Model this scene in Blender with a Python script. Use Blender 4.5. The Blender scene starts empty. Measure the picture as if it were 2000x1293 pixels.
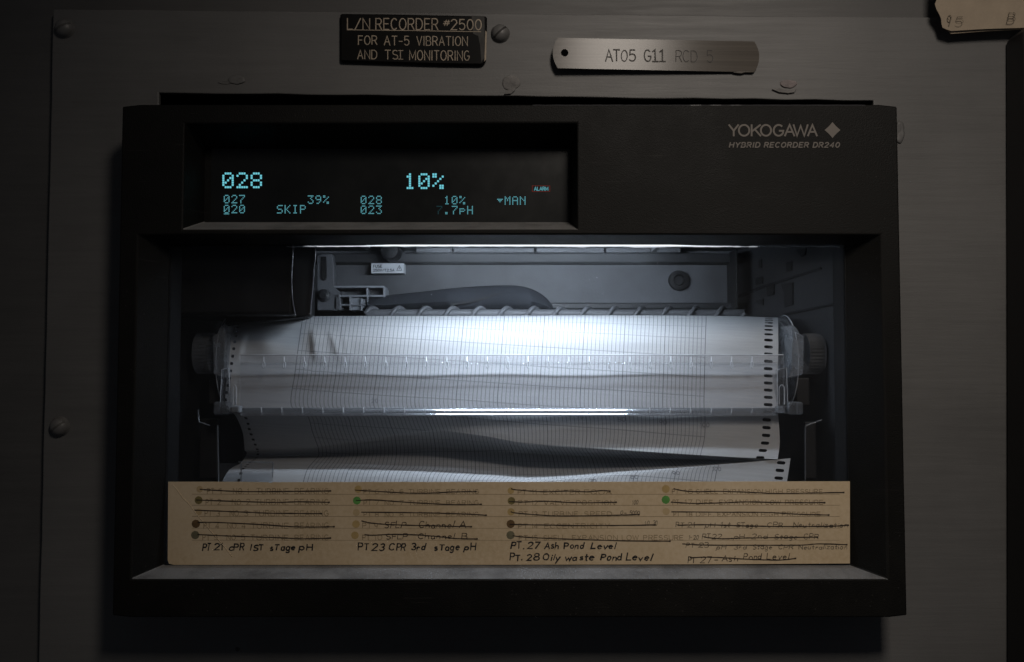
import bpy, bmesh, math, random
from mathutils import Vector
random.seed(7)
sc = bpy.context.scene
COL = sc.collection

# ------------------------------------------------------------------ camera, light, exposure
W, H = 2000.0, 1293.0            # photograph pixels, used to measure from
LENS, FRONT = 32.0, -0.035       # the bezel's front plane stands 35 mm off the plate (y = 0)
FPX = W * LENS / 36.0
DIST = 0.00029 * FPX
PITCH = math.radians(2.6)
CAM = Vector((0, FRONT - DIST * math.cos(PITCH), -DIST * math.sin(PITCH)))
FWD = Vector((0, math.cos(PITCH), math.sin(PITCH)))
UPV = Vector((0, -math.sin(PITCH), math.cos(PITCH)))

cd = bpy.data.cameras.new('camera')
cam = bpy.data.objects.new('camera', cd); COL.objects.link(cam)
cd.lens = LENS; cd.sensor_width = 36; cd.sensor_fit = 'HORIZONTAL'
cd.clip_start = 0.01; cd.clip_end = 20
cam.location = CAM; cam.rotation_euler = (math.pi / 2 + PITCH, 0, 0)
sc.camera = cam

w = bpy.data.worlds.new('World'); sc.world = w; w.use_nodes = True
w.node_tree.nodes['Background'].inputs[0].default_value = (0.82, 0.87, 1.0, 1)
w.node_tree.nodes['Background'].inputs[1].default_value = 0.022

ld = bpy.data.lights.new('room_lamp', 'AREA'); ld.shape = 'RECTANGLE'; ld.size = 0.115; ld.size_y = 0.16
ld.energy = 0.50; ld.spread = math.radians(84); ld.color = (1.0, 0.90, 0.80)
lamp = bpy.data.objects.new('room_lamp', ld); COL.objects.link(lamp)
lamp.location = (0.185, -0.62, 0.45)
lamp.rotation_euler = (Vector((0.15, 0, -0.045)) - lamp.location).to_track_quat('-Z', 'Y').to_euler()

sc.view_settings.view_transform = 'Standard'; sc.view_settings.look = 'None'
sc.view_settings.exposure = 0; sc.view_settings.gamma = 1; sc.view_settings.use_curve_mapping = False
sc.cycles.use_denoising = True
sc.cycles.denoising_prefilter = 'ACCURATE'; sc.cycles.denoising_input_passes = 'RGB_ALBEDO_NORMAL'
sc.cycles.max_bounces = 10; sc.cycles.transparent_max_bounces = 24
sc.cycles.sample_clamp_indirect = 4.0
TUBE_STRENGTH = 132.0

# ------------------------------------------------------------------ helpers
def P(px, py, Y):
    d = FWD * FPX + Vector((1, 0, 0)) * (px - W / 2) + UPV * (H / 2 - py)
    return CAM + d * ((Y - CAM.y) / d.y)

def PX(px, py, Y):               # metres per pixel near a point
    return (P(px + 1, py, Y) - P(px, py, Y)).length

class MB:
    def __init__(s): s.v = []; s.f = []; s.uv = None
    def add(s, vs, fs):
        o = len(s.v); s.v += [Vector(v) for v in vs]; s.f += [tuple(i + o for i in f) for f in fs]
    def box(s, a, b):
        x0, y0, z0 = [min(a[i], b[i]) for i in range(3)]; x1, y1, z1 = [max(a[i], b[i]) for i in range(3)]
        s.add([(x0,y0,z0),(x1,y0,z0),(x1,y1,z0),(x0,y1,z0),(x0,y0,z1),(x1,y0,z1),(x1,y1,z1),(x0,y1,z1)],
              [(0,3,2,1),(4,5,6,7),(0,1,5,4),(1,2,6,5),(2,3,7,6),(3,0,4,7)])
    def pbox(s, x0, y0, x1, y1, Y0, Y1):       # a box whose front face covers these photo pixels at depth Y0
        a = P(x0, y0, Y0); b = P(x1, y1, Y0)
        s.box((a.x, Y0, a.z), (b.x, Y1, b.z))
    def prism(s, pts, Y0, Y1):                 # outline in photo pixels at depth Y0, straight back to Y1
        q = [P(x, y, Y0) for x, y in pts]; n = len(q)
        s.add([(p.x, Y0, p.z) for p in q] + [(p.x, Y1, p.z) for p in q],
              [tuple(range(n))[::-1], tuple(range(n, 2 * n))] + [(i, (i + 1) % n, n + (i + 1) % n, n + i) for i in range(n)])
    def lathe(s, c, axis, prof, n=40, close=True):   # prof: (radius, offset along axis)
        c = Vector(c); ax = Vector(axis).normalized()
        u = ax.orthogonal().normalized(); v = ax.cross(u); o = len(s.v)
        for r, h in prof:
            for k in range(n):
                a = 2 * math.pi * k / n
                s.v.append(c + ax * h + (u * math.cos(a) + v * math.sin(a)) * r)
        for i in range(len(prof) - 1):
            for k in range(n):
                s.f.append((o + i*n + k, o + i*n + (k+1) % n, o + (i+1)*n + (k+1) % n, o + (i+1)*n + k))
        if close:
            s.f.append(tuple(o + k for k in range(n))[::-1]); s.f.append(tuple(o + (len(prof)-1)*n + k for k in range(n)))
    def tube(s, pts, r, n=8):
        pts = [Vector(p) for p in pts]; o = len(s.v); m = len(pts)
        for i, p in enumerate(pts):
            t = (pts[min(i+1, m-1)] - pts[max(i-1, 0)]).normalized()
            u = t.cross(Vector((0.13, 0.2, 0.97))).normalized(); v = t.cross(u)
            for k in range(n):
                a = 2 * math.pi * k / n
                s.v.append(p + (u * math.cos(a) + v * math.sin(a)) * r)
        for i in range(m - 1):
            for k in range(n):
                s.f.append((o + i*n + k, o + i*n + (k+1) % n, o + (i+1)*n + (k+1) % n, o + (i+1)*n + k))
        s.f.append(tuple(o + k for k in range(n))[::-1]); s.f.append(tuple(o + (m-1)*n + k for k in range(n)))
    def sheet(s, rows):                        # grid of points
        o = len(s.v); nr, nc = len(rows), len(rows[0])
        for r in rows: s.v += [Vector(p) for p in r]
        for i in range(nr - 1):
            for j in range(nc - 1):
                s.f.append((o + i*nc + j, o + (i+1)*nc + j, o + (i+1)*nc + j + 1, o + i*nc + j + 1))
    def build(s, name, mat, parent=None, bevel=0, seg=2, smooth=None, solid=0, recalc=True):
        base = root_loc(parent)
        top = parent is None
        if top:
            lo = [min(v[i] for v in s.v) for i in range(3)]; hi = [max(v[i] for v in s.v) for i in range(3)]
            base = Vector(((lo[0]+hi[0])/2, hi[1], lo[2]))
        me = bpy.data.meshes.new(name)
        me.from_pydata([v - base for v in s.v], [], s.f); me.update()
        if recalc:
            bm = bmesh.new(); bm.from_mesh(me); bmesh.ops.recalc_face_normals(bm, faces=bm.faces); bm.to_mesh(me); bm.free()
        if smooth is not None:
            me.polygons.foreach_set('use_smooth', [True] * len(me.polygons))
            me.set_sharp_from_angle(angle=math.radians(smooth))
        o = bpy.data.objects.new(name, me); COL.objects.link(o)
        if mat: me.materials.append(mat)
        if top: o.location = base
        else: o.parent = parent
        if bevel:
            b = o.modifiers.new('bevel', 'BEVEL'); b.width = bevel; b.segments = seg; b.limit_method = 'ANGLE'; b.angle_limit = math.radians(30)
            b.harden_normals = False
        if solid:
            m = o.modifiers.new('solid', 'SOLIDIFY'); m.thickness = solid; m.offset = 0
        return o

def root_loc(o):
    while o is not None and o.parent is not None: o = o.parent
    return o.location.copy() if o is not None else Vector()

def empty(name, loc):
    o = bpy.data.objects.new(name, None); o.empty_display_size = 0.02; COL.objects.link(o); o.location = loc; return o

def tag(o, label=None, cat=None, group=None, kind=None):
    if label: o['label'] = label
    if cat: o['category'] = cat
    if group: o['group'] = group
    if kind: o['kind'] = kind
    return o

# ------------------------------------------------------------------ materials
class N:
    def __init__(s, name):
        s.m = bpy.data.materials.new(name); s.m.use_nodes = True; s.t = s.m.node_tree; s.t.nodes.clear()
        s.out = s.t.nodes.new('ShaderNodeOutputMaterial')
    def n(s, typ, **kw):
        nd = s.t.nodes.new('ShaderNode' + typ)
        for k, v in kw.items():
            if k.startswith('i_'):
                key = k[2:]; key = int(key) if key.isdigit() else key.replace('_', ' ')
                if isinstance(v, bpy.types.NodeSocket): s.t.links.new(v, nd.inputs[key])
                else: nd.inputs[key].default_value = v
            else: setattr(nd, k, v)
        return nd
    def math(s, op, a, b=0.0, c=None, clamp=False):
        kw = {'i_0': a, 'i_1': b}
        if c is not None: kw['i_2'] = c
        nd = s.n('Math', operation=op, **kw); nd.use_clamp = clamp
        return nd.outputs[0]
    def surf(s, sock): s.t.links.new(sock, s.out.inputs['Surface'])
    def coord(s, kind='Object', scale=(1, 1, 1)):
        tc = s.n('TexCoord'); mp = s.n('Mapping', i_Vector=tc.outputs[kind], i_Scale=scale); return mp.outputs[0]
    def ramp(s, fac, stops):
        r = s.n('ValToRGB', i_Fac=fac); e = r.color_ramp.elements
        e[0].position, e[0].color = stops[0]; e[1].position, e[1].color = stops[-1]
        for p, c in stops[1:-1]:
            k = e.new(p); k.color = c
        return r.outputs[0]

def c4(v): return (v[0], v[1], v[2], 1) if hasattr(v, '__len__') else (v, v, v, 1)

def plain(name, col, rough=0.6, metal=0.0, var=0.25, scale=60.0, bump=0.0, bscale=900.0, spec=0.5, stretch=(1,1,1)):
    k = N(name)
    n1 = k.n('TexNoise', i_Vector=k.coord('Object', stretch), i_Scale=scale, i_Detail=5.0, i_Roughness=0.6)
    lo = c4([c * (1 - var) for c in c4(col)[:3]]); hi = c4([min(1, c * (1 + var)) for c in c4(col)[:3]])
    colr = k.ramp(n1.outputs['Fac'], [(0.3, lo), (0.7, hi)])
    rr = k.math('MULTIPLY_ADD', n1.outputs['Fac'], 0.25, rough - 0.12, clamp=True)
    b = k.n('BsdfPrincipled', i_Base_Color=colr, i_Roughness=rr, i_Metallic=metal)
    b.inputs['Specular IOR Level'].default_value = spec
    if bump:
        n2 = k.n('TexNoise', i_Vector=k.coord('Object', stretch), i_Scale=bscale, i_Detail=3.0)
        bp = k.n('Bump', i_Strength=bump, i_Distance=0.0006, i_Height=n2.outputs['Fac'])
        k.t.links.new(bp.outputs[0], b.inputs['Normal'])
    k.surf(b.outputs[0]); return k.m

def paint_mat(name, base):
    # brushed-on grey enamel: horizontal brush drag, scuffs, dark pin specks
    k = N(name)
    drag = k.n('TexNoise', i_Vector=k.coord('Object', (9, 1, 150)), i_Scale=1.6, i_Detail=6.0, i_Roughness=0.65)
    fine = k.n('TexNoise', i_Vector=k.coord('Object', (60, 1, 60)), i_Scale=12.0, i_Detail=4.0)
    big = k.n('TexNoise', i_Vector=k.coord('Object'), i_Scale=9.0, i_Detail=5.0, i_Roughness=0.6)
    spk = k.n('TexVoronoi', i_Vector=k.coord('Object', (1, 0, 1)), i_Scale=24.0); spk.feature = 'F1'
    m = k.math('ADD', k.math('MULTIPLY', big.outputs['Fac'], 0.74), k.math('MULTIPLY', drag.outputs['Fac'], 0.26))
    col = k.ramp(m, [(0.3, c4([c * 0.78 for c in base])), (0.5, c4(base)), (0.72, c4([c * 1.18 for c in base]))])
    dot = k.math('LESS_THAN', spk.outputs['Distance'], 0.035)
    dot = k.math('MULTIPLY', dot, k.math('GREATER_THAN', big.outputs['Fac'], 0.52))
    mx = k.n('MixRGB', i_Fac=k.math('MULTIPLY', dot, 0.75), i_Color1=col, i_Color2=c4((0.02, 0.018, 0.016)))
    b = k.n('BsdfPrincipled', i_Base_Color=mx.outputs[0], i_Roughness=k.math('MULTIPLY_ADD', drag.outputs['Fac'], 0.3, 0.38))
    hgt = k.math('ADD', k.math('MULTIPLY', drag.outputs['Fac'], 1.0), k.math('MULTIPLY', fine.outputs['Fac'], 0.22))
    bp = k.n('Bump', i_Strength=0.30, i_Distance=0.0007, i_Height=hgt)
    k.t.links.new(bp.outputs[0], b.inputs['Normal'])
    k.surf(b.outputs[0]); return k.m

def emit(name, col, strength):
    k = N(name); e = k.n('Emission', i_Color=c4(col), i_Strength=strength); k.surf(e.outputs[0])
    if strength < 5: k.m.cycles.emission_sampling = 'NONE'
    return k.m

def clear(name, tint=0.94, gloss_rough=0.08, body=0.05, edge=0.7, ior=1.49, base=0.0):
    # thin clear plastic: passes light straight on, glossy by angle, with a trace of scatter
    k = N(name)
    tr = k.n('BsdfTransparent', i_Color=c4((tint, tint, tint * 1.005)))
    gl = k.n('BsdfGlossy', i_Color=c4((0.95, 0.97, 1)), i_Roughness=gloss_rough)
    fr = k.n('Fresnel', i_IOR=ior)
    f = k.math('MULTIPLY_ADD', fr.outputs[0], edge, base, clamp=True)
    m1 = k.n('MixShader', i_Fac=f); k.t.links.new(tr.outputs[0], m1.inputs[1]); k.t.links.new(gl.outputs[0], m1.inputs[2])
    df = k.n('BsdfDiffuse', i_Color=c4((0.75, 0.78, 0.82))); tl = k.n('BsdfTranslucent', i_Color=c4((0.75, 0.78, 0.82)))
    md = k.n('MixShader', i_Fac=0.5); k.t.links.new(df.outputs[0], md.inputs[1]); k.t.links.new(tl.outputs[0], md.inputs[2])
    nz = k.n('TexNoise', i_Vector=k.coord('Object'), i_Scale=45.0, i_Detail=6.0, i_Roughness=0.7)
    bf = k.math('MULTIPLY', nz.outputs['Fac'], body * 2, clamp=True)
    m2 = k.n('MixShader', i_Fac=bf); k.t.links.new(m1.outputs[0], m2.inputs[1]); k.t.links.new(md.outputs[0], m2.inputs[2])
    k.surf(m2.outputs[0]); return k.m

M = {}
M['plate'] = paint_mat('grey_brushed_paint', (0.128, 0.126, 0.123))
M['wall'] = paint_mat('older_grey_paint', (0.088, 0.086, 0.084))
def bezel_mat():
    k = N('charcoal_moulded_plastic')
    a = k.n('TexNoise', i_Vector=k.coord('Object'), i_Scale=14.0, i_Detail=8.0, i_Roughness=0.7)
    g = k.n('TexNoise', i_Vector=k.coord('Object'), i_Scale=1900.0, i_Detail=2.0)
    sc1 = k.n('TexNoise', i_Vector=k.coord('Object', (30, 30, 700)), i_Scale=1.0, i_Detail=3.0)
    dst = k.n('TexVoronoi', i_Vector=k.coord('Object'), i_Scale=260.0)
    col = k.ramp(a.outputs['Fac'], [(0.32, c4((0.0035, 0.0034, 0.0029))), (0.52, c4((0.0052, 0.005, 0.0043))), (0.7, c4((0.0085, 0.0081, 0.007)))])
    sp = k.math('MULTIPLY', k.math('LESS_THAN', dst.outputs['Distance'], 0.10), k.math('GREATER_THAN', a.outputs['Fac'], 0.54))
    scr = k.math('MULTIPLY', k.math('GREATER_THAN', sc1.outputs['Fac'], 0.70), 0.25)
    mx = k.n('MixRGB', i_Fac=k.math('MAXIMUM', k.math('MULTIPLY', sp, 0.5), scr), i_Color1=col, i_Color2=c4((0.045, 0.043, 0.04)))
    b = k.n('BsdfPrincipled', i_Base_Color=mx.outputs[0], i_Roughness=k.math('MULTIPLY_ADD', a.outputs['Fac'], 0.45, 0.36))
    b.inputs['Specular IOR Level'].default_value = 0.2
    bp = k.n('Bump', i_Strength=0.5, i_Distance=0.0004, i_Height=g.outputs['Fac']); k.t.links.new(bp.outputs[0], b.inputs['Normal'])
    k.surf(b.outputs[0]); return k.m
M['bezel'] = bezel_mat()
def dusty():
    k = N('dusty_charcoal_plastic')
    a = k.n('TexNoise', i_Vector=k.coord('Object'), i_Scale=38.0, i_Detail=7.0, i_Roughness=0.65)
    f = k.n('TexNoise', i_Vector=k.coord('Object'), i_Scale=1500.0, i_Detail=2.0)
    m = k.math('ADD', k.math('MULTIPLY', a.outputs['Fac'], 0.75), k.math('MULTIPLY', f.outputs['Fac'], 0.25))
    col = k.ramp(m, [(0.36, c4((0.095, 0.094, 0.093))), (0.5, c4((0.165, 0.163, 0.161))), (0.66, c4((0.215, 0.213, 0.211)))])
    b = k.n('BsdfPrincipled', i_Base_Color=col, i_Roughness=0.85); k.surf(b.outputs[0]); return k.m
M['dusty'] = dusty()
M['black'] = plain('black_plastic', (0.009, 0.009, 0.0095), 0.6, var=0.2, spec=0.2)
M['inner'] = plain('dark_grey_casting', (0.062, 0.064, 0.069), 0.6, var=0.5, scale=17, bump=0.2, bscale=500)
M['inner_light'] = plain('grey_moulding', (0.19, 0.20, 0.215), 0.55, var=0.2, scale=40)
M['inner_dark'] = plain('dark_casting_with_shade', (0.011, 0.0115, 0.013), 0.6, var=0.3, scale=30)  # dark parts, plus the side walls with their shade put into the colour
M['cable'] = plain('black_flat_cable', (0.022, 0.024, 0.028), 0.85, var=0.3, scale=20, spec=0.15)
M['label'] = plain('off_white_label', (0.42, 0.44, 0.46), 0.6, var=0.08)
M['ink'] = plain('marker_ink', (0.012, 0.012, 0.014), 0.6, var=0.2)
M['pen'] = plain('brown_black_pen', (0.028, 0.018, 0.014), 0.6, var=0.3)
M['pencil'] = plain('faded_print', (0.30, 0.225, 0.135), 0.8, var=0.18, scale=220)
M['pencil_dark'] = plain('grey_pencil', (0.135, 0.11, 0.078), 0.8, var=0.25, scale=220)
M['rule'] = plain('faint_rule', (0.37, 0.285, 0.18), 0.8, var=0.1)
M['engrave'] = plain('engraved_tan_core', (0.42, 0.345, 0.26), 0.7, var=0.25, scale=140)
M['nameplate'] = plain('black_engraving_stock', (0.004, 0.004, 0.004), 0.5, var=0.3, scale=50, spec=0.12)
M['residue'] = plain('tape_residue', (0.045, 0.042, 0.038), 0.7, var=0.6, scale=160)
M['number_grey'] = plain('printed_scale_grey', (0.23, 0.235, 0.25), 0.9, var=0.1)
M['steel_dark'] = plain('stamped_shade', (0.03, 0.025, 0.021), 0.6, var=0.3, scale=150)
M['logo'] = plain('grey_screen_print', (0.165, 0.146, 0.128), 0.7, var=0.06)
M['screw'] = plain('painted_screw', (0.135, 0.131, 0.127), 0.42, var=0.25, scale=120, bump=0.2, bscale=700)
M['slot_painted'] = plain('painted_over_slot', (0.075, 0.072, 0.068), 0.6)
M['screw_slot'] = plain('slot_dark', (0.03, 0.028, 0.026), 0.7)
M['chip'] = plain('chipped_filler', (0.165, 0.158, 0.152), 0.7, var=0.35, scale=150, bump=0.6, bscale=600)
M['chip_pink'] = plain('pinkish_primer', (0.185, 0.158, 0.155), 0.7, var=0.3, scale=150, bump=0.5, bscale=500)
M['note'] = plain('old_manila', (0.42, 0.34, 0.25), 0.8, var=0.16, scale=40, bump=0.3, bscale=300)
M['strip'] = plain('black_rubber', (0.012, 0.011, 0.011), 0.6, var=0.3)
M['clear'] = clear('clear_plastic', 0.94, 0.10, 0.05, 0.9)
M['clear_bar'] = clear('clear_acrylic_rod', 0.93, 0.2, 0.22, 1.0, base=0.12)
M['clear_edge'] = clear('clear_plastic_edge', 0.8, 0.15, 0.16, 1.0, base=0.06)
M['guide'] = clear('clear_guide_plate', 0.975, 0.08, 0.018, 0.4)
M['flange'] = clear('clear_flange', 0.80, 0.14, 0.07, 1.0, base=0.02)
M['band'] = clear('clear_moulded_band', 0.95, 0.12, 0.055, 0.45, base=0.02)
M['hub'] = clear('clear_hub_block', 0.78, 0.2, 0.26, 0.8, base=0.03)
M['rod'] = clear('milky_acrylic_rod', 0.93, 0.15, 0.10, 1.0, base=0.34)
M['wheel'] = clear('clear_thumbwheel', 0.72, 0.18, 0.20, 1.0, base=0.04)
M['edge_glint'] = plain('pale_edge_glint', (0.55, 0.57, 0.6), 0.25, var=0.1)  # opaque pale colour stands in for glints on clear plastic
M['rim'] = plain('glossy_grey_rim', (0.10, 0.10, 0.11), 0.25, var=0.1)
M['frosted'] = clear('frosted_clear_plastic', 0.85, 0.2, 0.22, 1.0, base=0.05)
M['door'] = clear('door_pane', 0.91, 0.03, 0.010, 0.35)
M['glass'] = plain('smoked_display_glass', (0.010, 0.011, 0.011), 0.25, var=0.2, scale=20)
M['vfd'] = emit('cyan_phosphor', (0.17, 0.62, 0.72), 0.95)
M['vfd_dim'] = emit('cyan_phosphor_small', (0.17, 0.56, 0.64), 0.62)
M['vfd_off'] = emit('cyan_phosphor_fading', (0.14, 0.42, 0.48), 0.10)
M['red'] = emit('red_legend', (0.55, 0.09, 0.07), 0.22)
M['tube'] = emit('cold_white_lamp', (0.74, 0.86, 1.0), TUBE_STRENGTH)
M['glow_line'] = emit('painted_glow_line', (0.88, 0.93, 1.0), 1.25)
M['reflector'] = plain('white_reflector', (0.8, 0.82, 0.84), 0.4, var=0.05)
M['dust'] = plain('dust_specks', (0.6, 0.6, 0.62), 0.9)

def card_mat():
    k = N('aged_manila_card')
    big = k.n('TexNoise', i_Vector=k.coord('Object'), i_Scale=14.0, i_Detail=6.0, i_Roughness=0.6)
    fib = k.n('TexNoise', i_Vector=k.coord('Object'), i_Scale=420.0, i_Detail=3.0)
    m = k.math('ADD', k.math('MULTIPLY', big.outputs['Fac'], 0.7), k.math('MULTIPLY', fib.outputs['Fac'], 0.3))
    col = k.ramp(m, [(0.3, c4((0.47, 0.35, 0.20))), (0.52, c4((0.61, 0.48, 0.315))), (0.70, c4((0.67, 0.55, 0.385)))])
    b = k.n('BsdfPrincipled', i_Base_Color=col, i_Roughness=0.75)
    bp = k.n('Bump', i_Strength=0.25, i_Distance=0.0003, i_Height=fib.outputs['Fac'])
    k.t.links.new(bp.outputs[0], b.inputs['Normal']); k.surf(b.outputs[0]); return k.m
M['card'] = card_mat()
M['dot_olive'] = plain('olive_dot', (0.19, 0.15, 0.055), 0.8, var=0.3, scale=200)
M['dot_brown'] = plain('brown_dot', (0.12, 0.068, 0.026), 0.8, var=0.3, scale=200)
M['dot_grey'] = plain('grey_green_dot', (0.15, 0.135, 0.08), 0.8, var=0.3, scale=200)
M['dot_green'] = plain('green_dot', (0.10, 0.30, 0.065), 0.8, var=0.25, scale=200)
M['dot_orange'] = plain('faded_orange_dot', (0.44, 0.31, 0.13), 0.8, var=0.12, scale=200)
M['dot_faint'] = plain('faded_dot', (0.48, 0.36, 0.20), 0.8, var=0.08, scale=200)

def tag_metal():
    k = N('brushed_tag_metal')
    br = k.n('TexNoise', i_Vector=k.coord('Object', (6, 1, 900)), i_Scale=1.5, i_Detail=5.0)
    col = k.ramp(br.outputs['Fac'], [(0.3, c4((0.085, 0.074, 0.063))), (0.7, c4((0.125, 0.11, 0.094)))])
    tan = k.n('CombineXYZ', i_2=1.0)
    b = k.n('BsdfPrincipled', i_Base_Color=col, i_Metallic=0.0, i_Roughness=0.30, i_Anisotropic=0.9, i_Tangent=tan.outputs[0])
    bp = k.n('Bump', i_Strength=0.12, i_Distance=0.0002, i_Height=br.outputs['Fac'])
    k.t.links.new(bp.outputs[0], b.inputs['Normal']); k.surf(b.outputs[0]); return k.m
M['tag'] = tag_metal()

def paper_mat():
    # UV: u = chart scale (0..1 between the outer chart lines), v = time lines (1 unit each)
    k = N('chart_paper_ruled')
    uv = k.n('TexCoord').outputs['UV']; sp = k.n('SeparateXYZ', i_0=uv); u, v = sp.outputs[0], sp.outputs[1]
    inside = k.math('MULTIPLY', k.math('GREATER_THAN', u, -0.0012), k.math('LESS_THAN', u, 1.0012))
    def lines(s, mult, width):
        a = k.math('MULTIPLY', s, mult); fr = k.math('ABSOLUTE', k.math('SUBTRACT', a, k.math('ROUND', a)))
        return k.math('LESS_THAN', fr, width)
    minor = k.math('MULTIPLY', lines(u, 100.0, 0.085), 0.54)
    major = k.math('MULTIPLY', lines(u, 10.0, 0.0105), 0.66)
    hor = k.math('MULTIPLY', lines(v, 1.0, 0.022), 0.38)
    nz = k.n('TexNoise', i_Vector=uv, i_Scale=9.0, i_Detail=4.0)
    d = k.math('MAXIMUM', k.math('MAXIMUM', minor, major), hor)
    d = k.math('MULTIPLY', d, inside)
    d = k.math('MULTIPLY', d, k.math('MULTIPLY_ADD', nz.outputs['Fac'], 0.5, 0.72), clamp=True)
    tone = k.ramp(nz.outputs['Fac'], [(0.3, c4((0.53, 0.54, 0.555))), (0.7, c4((0.60, 0.61, 0.62)))])
    mx = k.n('MixRGB', i_Fac=d, i_Color1=tone, i_Color2=c4((0.045, 0.05, 0.06)))
    df = k.n('BsdfDiffuse', i_Color=mx.outputs[0]); tl = k.n('BsdfTranslucent', i_Color=mx.outputs[0])
    m0 = k.n('MixShader', i_Fac=0.24); k.t.links.new(df.outputs[0], m0.inputs[1]); k.t.links.new(tl.outputs[0], m0.inputs[2])
    # sprocket slots along both margins
    def slots(uc, uw, pitch, hh):
        a = k.math('MULTIPLY', v, pitch); fr = k.math('ABSOLUTE', k.math('SUBTRACT', a, k.math('ROUND', a)))
        du = k.math('ABSOLUTE', k.math('SUBTRACT', u, uc))
        e = k.math('ADD', k.math('POWER', k.math('DIVIDE', du, uw), 4.0), k.math('POWER', k.math('DIVIDE', fr, hh), 3.0))
        return k.math('LESS_THAN', e, 1.0)
    hole = k.math('MAXIMUM', slots(1.1555, 0.0105, 2.667, 0.21), slots(-0.158, 0.0036, 2.667, 0.20))
    tr = k.n('BsdfTransparent')
    m1 = k.n('MixShader', i_Fac=hole); k.t.links.new(m0.outputs[0], m1.inputs[1]); k.t.links.new(tr.outputs[0], m1.inputs[2])
    k.surf(m1.outputs[0]); return k.m
M['paper'] = paper_mat()

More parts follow.
